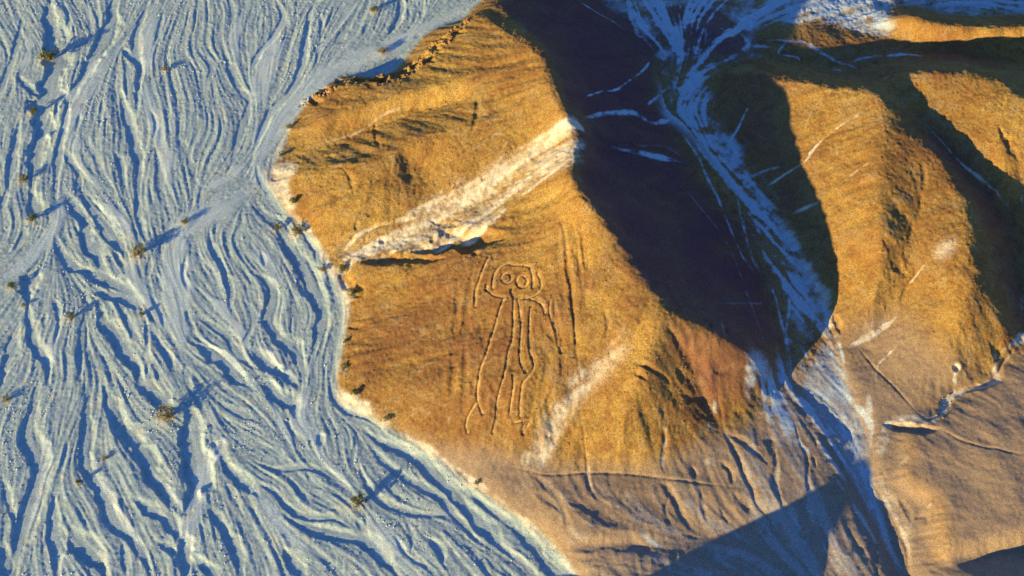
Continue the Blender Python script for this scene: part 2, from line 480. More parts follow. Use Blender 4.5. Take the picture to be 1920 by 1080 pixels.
# ------------------------------------------------------------------ plain: surveyed channels  (tile x, tile y) at 3x
A, B_, E, F, I, J = (0, 0), (480, 0), (0, 360), (480, 360), (0, 720), (480, 720)
CH = [
    (A, 38, [(285, -30), (275, 120), (290, 220), (310, 320), (300, 400), (270, 520), (240, 600), (225, 720), (200, 850), (190, 950), (180, 1080)]),
    (A, 9, [(350, 0), (385, 100), (375, 200), (360, 230)]),
    (A, 24, [(650, -30), (630, 90), (600, 190), (550, 290), (480, 400), (420, 500), (390, 600)]),
    (A, 15, [(850, -20), (800, 100), (765, 200), (760, 290), (785, 400), (775, 520), (770, 640)]),
    (A, 15, [(690, 270), (740, 330), (775, 370)]),
    (A, 19, [(665, 480), (690, 560), (710, 650), (740, 750), (765, 850), (780, 950), (775, 1120)]),
    (A, 14, [(385, 350), (360, 470), (380, 560), (370, 660), (345, 780), (320, 900), (310, 1120)]),
    (A, 14, [(310, 420), (320, 560), (310, 680), (290, 800)]),
    (A, 14, [(100, 430), (170, 500), (240, 560)]),
    (A, 14, [(1250, 220), (1270, 320), (1310, 420), (1340, 500), (1400, 570), (1370, 680), (1340, 780), (1310, 900), (1270, 990)]),
    (A, 9, [(1140, 690), (1100, 780), (1060, 880), (1090, 1000), (1130, 1060)]),
    (A, 9, [(1010, 780), (1060, 880)]),
    (A, 9, [(1280, -20), (1310, 80), (1290, 160)]),
    (A, 13, [(130, 80), (90, 260), (50, 380), (0, 500)]),
    (A, 13, [(60, 340), (20, 450), (-30, 560)]),
    (A, 13, [(350, 820), (380, 880), (440, 980), (430, 1100)]),
    (A, 13, [(640, 850), (680, 940), (700, 1080)]),
    (A, 11, [(870, 820), (890, 930), (910, 1060)]),
    (A, 8, [(580, 560), (560, 720)]), (A, 8, [(470, 760), (520, 860), (560, 950)]),
    (A, 8, [(1150, 300), (1190, 380), (1150, 520)]), (A, 7, [(1200, 540), (1180, 640)]),
    (A, 16, [(110, 680), (85, 800), (60, 930), (40, 1080)]),
    (A, 7, [(850, 620), (880, 700), (870, 760)]), (A, 7, [(450, 640), (430, 740)]),
    (A, 7, [(920, 60), (900, 160), (870, 260)]), (A, 7, [(1190, 760), (1150, 880)]),
    (A, 10, [(480, 20), (500, 100), (520, 180)]),
    (B_, 14, [(100, -20), (150, 90), (110, 190), (40, 270), (0, 330), (-30, 430)]),
    (B_, 15, [(350, -20), (300, 80), (285, 200), (265, 330), (230, 440), (190, 520), (110, 600), (70, 650), (30, 740), (0, 820), (-30, 900)]),
    (B_, 9, [(360, 60), (370, 180), (350, 280), (340, 360)]),
    (B_, 18, [(815, -20), (810, 90), (770, 160), (740, 200)]), (B_, 10, [(930, -10), (930, 100)]),
    (B_, 14, [(540, 130), (480, 200), (430, 260)]), (B_, 9, [(0, 930), (30, 1030), (80, 1100), (130, 1190)]),
    (B_, 9, [(30, 60), (10, 160)]), (B_, 7, [(560, 20), (500, 90), (450, 150)]), (B_, 7, [(640, 120), (600, 200)]),
    (E, 20, [(170, -20), (200, 80), (230, 150)]),
    (E, 24, [(380, 10), (450, 150), (490, 260), (540, 360), (610, 470)]),
    (E, 20, [(440, -20), (530, 110), (600, 210), (640, 270), (700, 340), (710, 400)]),
    (E, 20, [(310, 250), (340, 330), (400, 410), (470, 450), (560, 490), (650, 520), (720, 560), (770, 620), (820, 680)]),
    (E, 20, [(520, 560), (620, 580), (700, 600), (780, 660)]),
    (E, 16, [(770, -20), (780, 120), (800, 220), (830, 290)]),
    (E, 30, [(190, 430), (150, 540), (160, 620)]),
    (E, 19, [(160, 620), (160, 720), (180, 830), (220, 900), (265, 960), (270, 1080)]),
    (E, 26, [(545, 650), (590, 760), (660, 840), (720, 910), (770, 1000), (800, 1100)]),
    (E, 14, [(480, 640), (465, 780), (450, 920), (455, 1100)]),
    (E, 10, [(820, 700), (830, 850), (825, 960), (830, 1080)]),
    (E, 15, [(840, 740), (890, 840), (950, 930), (970, 1020)]),
    (E, 14, [(1180, 210), (1190, 300), (1240, 400), (1270, 480), (1300, 560), (1290, 660)]),
    (E, 10, [(1360, 160), (1320, 260), (1350, 350), (1400, 420)]),
    (E, 24, [(1080, 850), (1160, 880), (1220, 930), (1290, 1000), (1350, 1060), (1420, 1110)]),
    (E, 14, [(1100, 700), (1200, 760), (1280, 830), (1330, 900), (1400, 970), (1470, 1000)]),
    (E, 10, [(1370, 610), (1420, 680), (1410, 780), (1350, 870)]),
    (E, 13, [(150, 200), (110, 290), (70, 350)]), (E, 13, [(40, -10), (0, 110)]),
    (E, 12, [(300, 600), (330, 700), (310, 850)]), (E, 8, [(255, 680), (250, 770)]),
    (E, 20, [(110, 740), (60, 860), (20, 1000), (0, 1100)]),
    (E, 12, [(680, 640), (740, 780), (800, 870)]), (E, 9, [(900, -10), (930, 100)]), (E, 9, [(1130, -10), (1120, 100)]),
    (E, 12, [(640, 330), (700, 430)]), (E, 10, [(845, 380), (830, 480)]), (E, 7, [(880, 460), (920, 570)]),
    (E, 9, [(1040, 980), (1060, 1100)]), (E, 9, [(880, 1000), (910, 1100)]), (E, 8, [(840, 560), (900, 680), (930, 780)]),
    (E, 8, [(1050, 350), (1030, 460), (1060, 560)]), (E, 9, [(1150, 390), (1200, 470), (1240, 580)]),
    (F, 22, [(-20, 80), (60, 140), (130, 190), (160, 260), (200, 340), (260, 420), (310, 500), (340, 580), (370, 660), (370, 740), (340, 840), (310, 930)]),
    (F, 20, [(200, 120), (250, 180), (300, 250), (340, 320), (345, 390)]),
    (F, 20, [(-20, 450), (60, 500), (95, 560), (80, 640), (60, 720), (100, 800), (180, 870), (240, 940), (265, 1040), (240, 1110)]),
    (F, 12, [(230, 480), (280, 560), (330, 600)]), (F, 7, [(400, 520), (450, 600), (480, 680), (470, 780), (440, 880), (420, 1080)]),
    (F, 11, [(0, 600), (30, 680)]), (F, 12, [(140, 790), (220, 860)]),
    (F, 26, [(-20, 880), (60, 970), (140, 1010), (230, 1090)]), (F, 8, [(60, 200), (130, 260), (180, 360)]),
    (F, 7, [(30, 330), (50, 420)]), (F, 8, [(200, 620), (240, 720), (230, 800)]), (F, 7, [(360, 880), (330, 980), (340, 1080)]),
    (I, 21, [(480, -20), (490, 120), (480, 250), (475, 400), (500, 500), (560, 600), (610, 700), (660, 810), (740, 880), (800, 950), (860, 1100)]),
    (I, 28, [(580, -20), (620, 130), (680, 240), (760, 340), (810, 420), (850, 520), (900, 570), (960, 650), (1010, 720)]),
    (I, 24, [(760, -20), (850, 50), (930, 120), (1010, 130)]),
    (I, 44, [(1060, 120), (1080, 250), (1100, 380), (1110, 480), (1090, 600), (1050, 720)]),
    (I, 32, [(1040, 850), (1050, 960), (1040, 1100)]), (I, 16, [(890, 890), (1000, 960)]),
    (I, 28, [(215, -20), (170, 180), (140, 300), (200, 450), (190, 600), (150, 720), (100, 880), (80, 1100)]),
    (I, 22, [(310, 580), (300, 720), (310, 880), (320, 1100)]),
    (I, 32, [(400, 820), (450, 920), (530, 980), (600, 1090)]),
    (I, 24, [(1250, 380), (1290, 480), (1380, 560), (1450, 630)]),
    (I, 20, [(1170, 690), (1240, 780), (1300, 900), (1360, 1060)]),
    (I, 20, [(1090, 960), (1150, 1020), (1220, 1090)]), (I, 8, [(1130, 770), (1150, 900)]),
    (I, 20, [(750, 640), (860, 720), (960, 800), (1010, 880)]),
    (I, 11, [(1250, 110), (1340, 160), (1450, 210)]), (I, 11, [(1300, 290), (1380, 340), (1460, 380)]),
    (I, 15, [(20, 540), (60, 700), (90, 780)]), (I, 20, [(0, 880), (30, 1000), (20, 1100)]), (I, 12, [(690, 890), (710, 1080)]),
    (I, 9, [(925, 470), (938, 530)]), (I, 7, [(1180, 480), (1170, 600), (1190, 700)]), (I, 8, [(600, 130), (640, 260), (700, 330)]),
    (I, 9, [(380, 300), (360, 440), (330, 540)]),
    (J, 14, [(420, -20), (440, 80), (500, 150), (600, 170), (680, 220), (730, 270)]),
    (J, 22, [(40, -20), (130, 70), (200, 120), (225, 180)]), (J, 10, [(-20, 340), (100, 370)]),
    (J, 22, [(590, 250), (700, 330), (790, 360), (900, 430), (990, 500), (1080, 590), (1150, 670), (1220, 740), (1290, 830), (1380, 910), (1450, 970), (1540, 1050)]),
    (J, 16, [(640, 330), (720, 440), (830, 520), (940, 590), (1040, 650), (1100, 720), (1170, 790), (1230, 870), (1300, 880)]),
    (J, 16, [(570, 410), (600, 520), (640, 600), (700, 660), (780, 700), (900, 730), (1040, 740), (1110, 735)]),
    (J, 14, [(-20, 430), (120, 480), (240, 470), (350, 490), (440, 530), (520, 590), (550, 640)]),
    (J, 22, [(220, 780), (320, 830), (450, 850), (580, 870), (650, 910), (720, 990), (820, 1100)]),
    (J, 16, [(560, 760), (600, 820), (640, 880)]), (J, 24, [(150, 920), (200, 1000), (270, 1090)]),
    (J, 17, [(970, 870), (1030, 930), (1050, 1010)]), (J, 9, [(280, 500), (320, 560), (380, 590)]),
    (J, 14, [(-20, 550), (100, 600), (180, 700), (300, 750), (430, 760), (550, 820)]), (J, 12, [(360, 270), (370, 350)]),
    (J, 14, [(1190, 600), (1300, 690), (1450, 790)]), (J, 10, [(180, 530), (260, 620), (300, 660)]),
    (J, 10, [(350, 950), (450, 1070)]), (J, 8, [(840, 760), (880, 860), (870, 960)]), (J, 8, [(1160, 880), (1250, 980), (1320, 1080)]),
    (J, 8, [(560, 330), (540, 480)]), (J, 9, [(780, 850), (850, 960), (960, 1040)]), (J, 9, [(1300, 980), (1380, 1070)]),
    ((960, 720), 20, [(-20, 790), (60, 860), (150, 950), (220, 1040), (290, 1110)]), ((960, 720), 14, [(-20, 940), (70, 1010), (140, 1090)]),
]
# pale smooth washes (sheet of fine sand, a little higher than the channels)
WASH = [
    (A, 45, [(1560, 160), (1500, 330), (1440, 600)]),
    (B_, 50, [(1230, 20), (1080, 90), (900, 180), (700, 290), (500, 370), (350, 480), (200, 620), (80, 760), (20, 900), (60, 1060), (160, 1180)]),
    (A, 46, [(700, 230), (560, 350), (480, 470), (420, 620), (380, 760), (360, 880)]), (A, 30, [(880, 60), (830, 180), (820, 330), (830, 450)]),
    (A, 26, [(820, 420), (830, 560), (870, 700), (900, 800), (940, 940), (980, 1080)]),
    (A, 22, [(1380, 60), (1320, 200), (1340, 360)]), (A, 24, [(190, 200), (150, 330), (110, 400)]),
    (A, 18, [(460, 700), (430, 860), (480, 960), (600, 1080)]), (A, 20, [(1400, 900), (1250, 1010), (1150, 1080)]),
    (E, 62, [(1460, -20), (1250, 90), (1080, 180), (1000, 280), (990, 400), (1000, 550), (1010, 700), (1020, 850), (1060, 1010)]),
    (E, 34, [(340, -20), (330, 150), (230, 300), (120, 420), (-20, 520)]), (E, 26, [(540, 20), (640, 130), (720, 230), (740, 300)]),
    (E, 30, [(760, 330), (740, 440), (800, 560), (880, 680), (960, 800)]), (E, 12, [(1080, 700), (1140, 820), (1260, 900), (1380, 1020), (1450, 1090)]),
    (E, 24, [(330, 720), (300, 860), (290, 1000)]), (E, 22, [(1140, 560), (1240, 640), (1350, 780), (1400, 900)]),
    (I, 34, [(1180, 80), (1200, 200), (1230, 330), (1150, 500), (1090, 700), (1060, 860), (1100, 960), (1200, 1080)]),
    (I, 14, [(520, 400), (560, 530), (640, 650), (720, 800), (800, 900), (860, 1030)]), (I, 14, [(270, 240), (280, 400), (240, 520), (190, 720), (140, 860)]),
    (I, 16, [(930, 540), (1000, 640), (1040, 720)]),
    (J, 34, [(290, 0), (260, 120), (240, 230), (330, 280), (360, 380)]), (J, 11, [(230, 230), (320, 270), (350, 370), (430, 470), (520, 560), (590, 640)]),
    (J, 12, [(640, 690), (700, 790), (760, 870), (850, 920), (940, 960), (1060, 1050)]), (J, 40, [(620, 720), (700, 880), (800, 980), (920, 1080)]),
    (J, 12, [(-20, 30), (80, 120), (160, 240), (230, 400)]), (J, 26, [(-20, 560), (60, 680), (130, 800), (240, 900), (350, 1010)]),
    (F, 30, [(-20, 300), (80, 420), (130, 560)]), (F, 20, [(0, 840), (60, 900), (180, 1010), (260, 1090)]),
]
chan = np.zeros((NY, NX)); chan_m = np.zeros((NY, NX)); wash = np.zeros((NY, NX))
flow = []
for o, w, pts in CH:
    P = path(tl(*o, pts), 0.7)
    hw = w / 3.0 * mpp(P[len(P) // 2]) * 1.0
    flow.append((P, 1.0))
    stroke(chan, P, hw * (1.35 if w >= 20 else 1.1), (0.04 + 0.34 * hw) * (.62 if w < 12 else .85 if w < 17 else 1), edge=.25, wob=.3, asym=1.2)
    stroke(chan_m, P, hw, 1.0, edge=.3, wob=.28)
for o, w, pts in WASH:
    P = path(tl(*o, pts), 0.7)
    hw = w / 3.0 * mpp(P[len(P) // 2])
    flow.append((P, 1.0))
    stroke(wash, P, hw, 1.0, edge=.8, wob=.3)
flow.append((foot[::2][40:], 1.0))
VAL = [[(1180, -60), (1195, 40), (1255, 120), (1265, 200), (1310, 270), (1380, 330), (1430, 400), (1470, 470), (1500, 540), (1540, 620), (1570, 690), (1600, 770), (1625, 860), (1630, 940), (1665, 1060), (1700, 1140)],
       [(1290, 200), (1330, 270), (1390, 330), (1440, 400)], [(1090, 215), (1200, 214), (1290, 235), (1350, 310), (1400, 420), (1440, 540), (1475, 660), (1480, 740)],
       [(1440, 90), (1380, 110), (1310, 150), (1280, 200)], [(1640, 20), (1540, 30), (1450, 50), (1400, 90)], [(1900, 20), (1760, 8), (1650, 20)],
       [(1480, 700), (1540, 800), (1600, 920), (1660, 1060)], [(1440, 690), (1460, 800), (1500, 940), (1520, 1080)], [(1400, 740), (1400, 860), (1440, 1000), (1480, 1100)],
       [(1350, 810), (1360, 900), (1400, 1000)], [(1250, 870), (1270, 930), (1310, 1000)], [(1110, 880), (1130, 930), (1190, 975)], [(990, 880), (1030, 940), (1080, 1010)],
       [(920, 870), (980, 950), (1050, 1030)], [(1480, 1060), (1380, 1020), (1250, 1010), (1120, 1020), (1070, 1040)], [(1660, 800), (1660, 900), (1700, 1000)]]
VAL += [[(1088, 250), (1020, 288), (960, 335), (900, 378), (830, 420), (760, 446), (700, 468), (640, 490)], [(1080, 235), (980, 280), (880, 335), (790, 385), (720, 430)], [(1080, 290), (1000, 345), (930, 400), (870, 440)],
        [(1215, 615), (1160, 650), (1100, 700), (1050, 760), (1010, 830), (990, 880)]]
for v_ in VAL:
    flow.append((path(v_, .7), 1.0))

# flow directions, spread from the surveyed lines
FS = 2.0
fnx, fny = int((X1 - X0) / FS) + 1, int((Y1 - Y0) / FS) + 1
fu = np.zeros((fny, fnx)); fv = np.zeros((fny, fnx)); fw = np.zeros((fny, fnx))
for P, _ in flow:
    d = np.gradient(P, axis=0)
    d /= np.linalg.norm(d, axis=1)[:, None] + 1e-9
    if d[:, 1].mean() > 0:
        d = -d
    i = np.clip(np.round((P[:, 0] - X0) / FS).astype(int), 0, fnx - 1)
    j = np.clip(np.round((P[:, 1] - Y0) / FS).astype(int), 0, fny - 1)
    np.add.at(fu, (j, i), d[:, 0]); np.add.at(fv, (j, i), d[:, 1]); np.add.at(fw, (j, i), 1)
fm = fw > 0
fu[fm] /= fw[fm]; fv[fm] /= fw[fm]
fu = gauss(solve(fu, fm, 120), .6); fv = gauss(solve(fv, fm, 120), .6)
fl = np.hypot(fu, fv) + 1e-6
fu /= fl; fv /= fl
# downhill directions on the hills
bgv, bgu = np.gradient(gauss(base, 5), DY, DX)
gl = np.hypot(bgu, bgv) + 1e-6


def lic(src, U, V, length, step, ss=1):
    """streaks: the noise averaged along the direction field (U, V)"""
    X = GX[::ss, ::ss]; Y = GY[::ss, ::ss]
    acc = bil(src, X, Y); n = 1.0
    for sgn in (1, -1):
        x = X.copy(); y = Y.copy()
        for k in range(int(length / step)):
            u = U(x, y); v = V(x, y)
            x = x + sgn * step * u; y = y + sgn * step * v
            wt = 1 - k * step / length
            acc += wt * bil(src, x, y); n += wt
    acc /= n
    acc -= acc.mean(); acc /= acc.std()
    if ss > 1:
        acc = bil(acc, GX, GY, sx=DX * ss, sy=DY * ss)
    return acc


warp = noise(16.0, 31, octaves=3) * 0.17
cw, sw = np.cos(warp), np.sin(warp)
U0 = bil(fu, GX, GY, sx=FS, sy=FS); V0 = bil(fv, GX, GY, sx=FS, sy=FS)
U1 = U0 * cw - V0 * sw; V1 = U0 * sw + V0 * cw
FU = lambda x, y: bil(U1, x, y)
FV = lambda x, y: bil(V1, x, y)
l1 = lic(noise(2.2, 41, octaves=2), FU, FV, 22.0, 1.0, 3)
l2 = lic(noise(.62, 42, octaves=1), FU, FV, 14.0, 0.6, 2)
l3 = lic(noise(.36, 43, octaves=1), FU, FV, 3.6, 0.4, 1)
dU, dV = bgu / gl, bgv / gl
DUf = lambda x, y: bil(dU, x, y)
DVf = lambda x, y: bil(dV, x, y)
g1 = lic(noise(1.5, 51, octaves=2), DUf, DVf, 7.0, 0.8, 3)
g2 = lic(noise(.6, 52, octaves=1), DUf, DVf, 2.4, 0.4, 2)

# ------------------------------------------------------------------ colour masks
def region(pts, soft=2.0, nz=0.0):
    a = np.array(pts, float)
    P = land(a[:, 0], a[:, 1])
    m = inside(catmull(np.vstack([P, P[:1]]), 1.5), GX, GY).astype(float)
    return gauss(m, soft)


BEIGE = [
    region([(655, 760), (720, 795), (800, 828), (870, 838), (940, 845), (1000, 866), (1100, 872), (1200, 872), (1240, 862), (1300, 835),
            (1345, 812), (1400, 800), (1440, 745), (1460, 690), (1490, 690), (1560, 690), (1580, 660), (1700, 730), (1760, 765),
            (1800, 735), (1860, 705), (1900, 670), (2100, 600), (2100, 1300), (1850, 1300), (1800, 1200), (1740, 1100),
            (1760, 1300), (1000, 1300), (1080, 1100), (1000, 1000), (800, 860)], 6),
]
beige = np.clip(np.maximum.reduce(BEIGE), 0, 1)
orange_patch = region([(1135, 925), (1180, 900), (1230, 905), (1215, 930), (1160, 945)], 7) * .5
lit_slope = region([(1690, 800), (1700, 860), (1695, 900), (1745, 950), (1745, 1060), (1790, 1030), (1775, 950), (1760, 920), (1716, 890), (1722, 830)], 5)
beige = np.maximum(beige, .85 * region([(1566, 625), (1640, 600), (1700, 590), (1760, 660), (1800, 690), (1880, 700), (1800, 745), (1760, 775), (1640, 790), (1600, 760)], 12))
beige = np.clip(beige - .55 * orange_patch - .45 * lit_slope, 0, 1)
olive_foot = region([(1566, 620), (1640, 600), (1700, 580), (1760, 650), (1800, 700), (1880, 690), (1800, 745), (1760, 775), (1640, 790), (1600, 760)], 12)

pale = np.zeros((NY, NX))
pale_sheet = region([(1088, 228), (1040, 238), (965, 290), (880, 335), (800, 375), (755, 420), (700, 452), (660, 470), (640, 500), (690, 487), (720, 474),
                     (800, 466), (850, 450), (880, 445), (930, 410), (960, 370), (1010, 345), (1088, 300)], 4)
south_sheet = region([(1190, 632), (1140, 662), (1088, 705), (1050, 755), (1005, 822), (985, 868), (1020, 884), (1050, 820), (1080, 770),
                      (1120, 725), (1160, 685), (1195, 652)], 7)
nw_dust = region([(505, 312), (500, 342), (545, 400), (556, 392), (540, 340), (560, 318), (545, 300)], 3)
top_sand = region([(1090, -60), (1130, 5), (1160, 25), (1192, 40), (1200, 70), (1240, 60), (1215, 25), (1300, 10), (1370, 36), (1405, 80), (1398, 108), (1440, 102),
                   (1410, 82), (1440, 40), (1540, 40), (1600, 58), (1672, 62), (1668, 14), (1700, 5), (1760, 24), (1925, 26), (2200, -10), (2200, -200), (1090, -200)], 5)
peak_spot = region([(1745, 480), (1762, 455), (1800, 445), (1790, 470), (1762, 492)], 5)
tan_low = region([(600, 470), (640, 440), (700, 425), (755, 425), (700, 475), (640, 500)], 6)

T9 = (960, 0); D0 = (1440, 0); G6 = (960, 360); H4 = (1440, 360); K3 = (960, 720); L9 = (1440, 720)
PALE = [
    ((0, 0), 17, .9, [(5730, 1950), (5640, 2050), (5610, 2110), (5610, 2140), (5500, 2175), (5400, 2205), (5325, 2255), (5285, 2330), (5210, 2375), (5060, 2370), (4990, 2400), (4930, 2500), (4860, 2640)]),
    ((0, 0), 6, .35, [(3790, 1000), (3960, 1190), (4110, 1400), (4200, 1650), (4290, 1900), (4380, 2150)]), ((0, 0), 5, .4, [(3540, 820), (3760, 830), (3900, 940)]), ((0, 0), 7, .6, [(3820, 330), (3790, 480), (3830, 620)]),
    ((0, 0), 8, .6, [(4330, 1420), (4440, 1500), (4600, 1480)]), ((0, 0), 8, .6, [(4180, 1010), (4300, 960), (4420, 930)]), ((0, 0), 30, .3, [(4360, 1300), (4480, 1500), (4600, 1700), (4660, 1850)]),
    ((0, 0), 8, .8, [(4400, 1500), (4440, 1700), (4420, 1900), (4440, 2140)]), ((0, 0), 8, .7, [(4500, 1560), (4560, 1760), (4640, 1900)]),
    ((0, 0), 22, .4, [(3540, 1950), (3400, 2010), (3270, 2100), (3150, 2250), (3020, 2460), (2960, 2600)]),
    ((0, 0), 13, .7, [(3450, 1990), (3300, 2085), (3180, 2220), (3060, 2400)]),
    (B_, 12, .75, [(240, 620), (190, 690), (150, 760), (130, 850), (60, 920), (80, 1030), (180, 1160)]),
    (F, 14, .8, [(150, 0), (190, 100), (300, 210), (370, 340), (420, 440), (490, 520), (510, 600), (500, 760), (470, 960), (450, 1080)]),
    (J, 24, .9, [(440, -10), (490, 90), (640, 140), (720, 220)]),
    (J, 17, .85, [(720, 220), (850, 300), (1000, 390), (1200, 540), (1300, 600), (1450, 710)]),
    (K3, 17, .85, [(-10, 700), (80, 780), (180, 880), (270, 970), (350, 1090)]),
    (T9, 7, .95, [(380, 600), (430, 540), (500, 515), (590, 505), (680, 440), (750, 380), (790, 310)]),
    (T9, 13, 1, [(400, 655), (520, 640), (680, 635), (740, 670), (800, 695), (900, 670), (1010, 685)]),
    (T9, 12, 1, [(560, 828), (650, 850), (760, 870), (860, 890), (970, 915)]),
    (T9, 6, .75, [(370, 0), (460, 60), (550, 110), (660, 185)]), (T9, 10, .8, [(690, -20), (690, 100), (710, 200)]),
    (T9, 28, .6, [(700, 200), (730, 190)]),
    (T9, 44, .6, [(870, 240), (880, 380), (900, 450)]), (T9, 16, .55, [(900, 450), (890, 640)]), (T9, 7, .85, [(760, 590), (820, 540), (880, 490)]),
    (T9, 46, .75, [(930, 370), (1030, 480), (1040, 580), (1080, 680), (1140, 760), (1200, 830), (1270, 930), (1340, 1020), (1430, 1060)]),
    (T9, 12, .9, [(1040, 470), (1100, 380), (1200, 340), (1290, 290), (1330, 260), (1300, 200), (1240, 180)]), (T9, 12, .8, [(1330, 262), (1460, 268)]),
    (T9, 8, .85, [(1000, 720), (1050, 830), (1130, 930), (1200, 1020), (1260, 1090), (1290, 1230), (1340, 1410), (1400, 1550)]),
    (T9, 8, .8, [(930, 700), (1040, 870), (1100, 1000), (1160, 1120), (1220, 1270), (1300, 1440), (1400, 1580)]),
    (T9, 7, .75, [(1210, 810), (1260, 740), (1300, 660), (1340, 580)]), (T9, 8, .6, [(740, 90), (820, 90), (900, 130), (880, 200)]),
    (T9, 7, .45, [(1060, 90), (1090, 200), (1080, 280)]),
    (D0, 12, 1, [(-20, 110), (100, 110), (230, 120), (340, 70), (420, 20)]), (D0, 8, .7, [(340, 110), (450, 150), (600, 190), (720, 195)]),
    (D0, 10, .95, [(-20, 225), (110, 230), (200, 240), (310, 300), (400, 350), (470, 370), (530, 410)]), (D0, 8, .8, [(110, 230), (60, 300), (170, 320), (190, 370)]),
    (D0, 9, .8, [(440, 355), (560, 320), (700, 310), (800, 310), (920, 320)]), (D0, 14, .8, [(350, 380), (420, 400), (440, 385)]),
    (D0, 8, .85, [(570, 610), (480, 660), (400, 710), (300, 790), (240, 860), (210, 910), (100, 980), (-10, 1050), (-70, 1080)]),
    (D0, 4, .3, [(330, 520), (250, 620), (200, 740)]), (D0, 6, .4, [(620, 880), (500, 960), (350, 1070), (200, 1120)]), (D0, 4, .2, [(200, 590), (110, 650), (0, 720)]),
    (D0, 9, .7, [(880, 690), (1000, 820), (1080, 910), (1200, 1010), (1300, 1100), (1380, 1200)]), (D0, 12, .45, [(640, 440), (690, 430)]),
    (D0, 9, .4, [(1425, 950), (1430, 1180)]),
    (H4, 44, .8, [(-20, 60), (70, 200), (140, 330), (200, 450), (270, 560), (320, 700), (370, 820), (390, 960)]),
    (H4, 9, .8, [(0, 480), (50, 620), (80, 750), (110, 850), (130, 1000), (110, 1080)]), (H4, 8, .7, [(50, 580), (150, 580), (250, 690)]),
    (H4, 30, .5, [(100, 650), (200, 760), (300, 860)]), (H4, 36, .55, [(0, 900), (-60, 980), (-80, 1060)]),
    (H4, 6, .6, [(900, 380), (840, 460), (790, 520)]), (H4, 13, 1, [(740, 690), (640, 770), (520, 840), (430, 890)]),
    (H4, 9, 1, [(325, 650), (350, 780), (400, 860), (425, 960), (415, 1090)]), (H4, 7, .7, [(600, 1080), (620, 970), (660, 930), (740, 850)]),
    (H4, 30, .35, [(500, 780), (640, 740), (760, 640)]), (H4, 8, .7, [(60, 170), (150, 120), (300, 50)]),
    (H4, 12, .9, [(1290, 890), (1275, 960), (1290, 1050)]), (H4, 13, .9, [(1310, 890), (1400, 850), (1460, 780)]), (H4, 12, .4, [(1430, 560), (1420, 700)]),
    (L9, 10, 1, [(415, -10), (440, 90), (520, 150), (575, 220), (580, 330), (575, 440)]), (L9, 12, .8, [(580, 200), (570, 100), (560, 20)]),
    (L9, 26, .8, [(650, 210), (750, 205), (860, 210), (950, 200)]), (L9, 18, .35, [(960, 200), (990, 130), (1040, 60)]), (L9, 12, .9, [(1040, 45), (1150, 20), (1300, -10)]),
    (L9, 34, .55, [(680, 240), (630, 340), (600, 430)]), (L9, 32, .35, [(620, 420), (640, 560), (720, 700), (790, 850), (800, 1000)]),
    (L9, 8, .8, [(600, 560), (680, 680), (740, 800), (790, 920), (800, 1060)]),
    (L9, 8, .8, [(120, 120), (180, 230), (280, 380), (390, 540), (480, 680), (600, 880), (700, 1090)]),
    (L9, 8, .8, [(0, 270), (40, 350), (60, 450), (50, 560), (80, 660), (150, 760), (200, 860), (230, 960), (220, 1080)]),
    (L9, 6, .6, [(150, 200), (200, 330), (225, 560), (270, 680), (310, 790), (345, 900), (320, 1080)]), (L9, 5, .6, [(320, 400), (420, 470)]),
    (L9, 9, .9, [(0, -10), (60, 50), (120, 130)]), (L9, 7, .6, [(760, 440), (740, 460), (800, 400)]), (L9, 7, .7, [(890, 700), (930, 660)]),
    (K3, 10, .8, [(850, 130), (865, 300), (845, 430), (870, 510)]), (K3, 7, .7, [(410, 300), (430, 440), (440, 560), (500, 680)]),
    (K3, 7, .6, [(870, 530), (930, 640), (970, 760), (1060, 830)]), (K3, 22, .5, [(1000, 310), (1100, 260), (1160, 240)]), (K3, 10, .6, [(1200, 260), (1240, 340)]),
    (K3, 24, .5, [(1040, 470), (1130, 400), (1200, 360)]), (K3, 12, .7, [(710, 790), (760, 870), (860, 930)]), (K3, 30, .6, [(90, 360), (100, 440), (160, 470)]),
    (K3, 6, .5, [(70, 400), (70, 560), (40, 640), (45, 720)]), (K3, 7, .7, [(1290, 330), (1380, 420), (1450, 470)]), (K3, 8, .9, [(1140, 60), (1145, 180)]),
    (G6, 12, .8, [(1300, 980), (1360, 1020), (1440, 1080)]), (G6, 30, .7, [(1300, 1080), (1380, 1040), (1440, 960)]), (G6, 6, .3, [(1150, 630), (1300, 625), (1440, 630)]),
    (G6, 30, .35, [(700, 800), (600, 850), (500, 900)]), (G6, 6, .3, [(1180, 730), (1200, 820)]),
    (F, 9, .8, [(430, 380), (500, 320), (560, 250), (640, 200), (760, 170), (900, 140), (1000, 90)]), (F, 7, .7, [(490, 480), (560, 400), (620, 370)]),
    (B_, 5, .5, [(220, 850), (400, 800), (560, 750), (680, 670), (780, 620), (900, 590), (960, 570)]),
    (B_, 6, .35, [(1440, 760), (1350, 900), (1300, 960)]), (B_, 8, .4, [(1430, 700), (1200, 860)]),
    (B_, 10, .4, [(380, 560), (440, 480), (520, 470)]),
]
for o, w, amp, pts in PALE:
    P = path(tl(*o, pts), 0.8)
    if o in (K3, L9) and w < 12 and pts[0][1] > 0:
        amp *= .72
    thin = w < 10 and o in (T9, D0, G6, H4, (0, 0))
    stroke(pale, P, w / 3.0 * mpp(P[len(P) // 2]) * (.62 if thin else 1), amp, edge=.8 if thin else 1.0, wob=.3, taper='ends' if thin else True)
streak = sstep(-1.0, 0.9, g1 + .5 * g2 + .3 * nB)
break_ = .30 * g1 + .16 * g2 + .12 * nA
pale = np.maximum(pale * np.clip(.72 + .22 * nB + .22 * nA, .15, 1.1), sstep(.0, 1.0, gauss(pale_sheet, 5) + (.14 * l2 + .10 * g2 + .08 * nA) * sstep(.02, .3, pale_sheet)) * np.clip(.72 + .14 * l2 + .10 * l1 + .10 * nB, .1, 1))
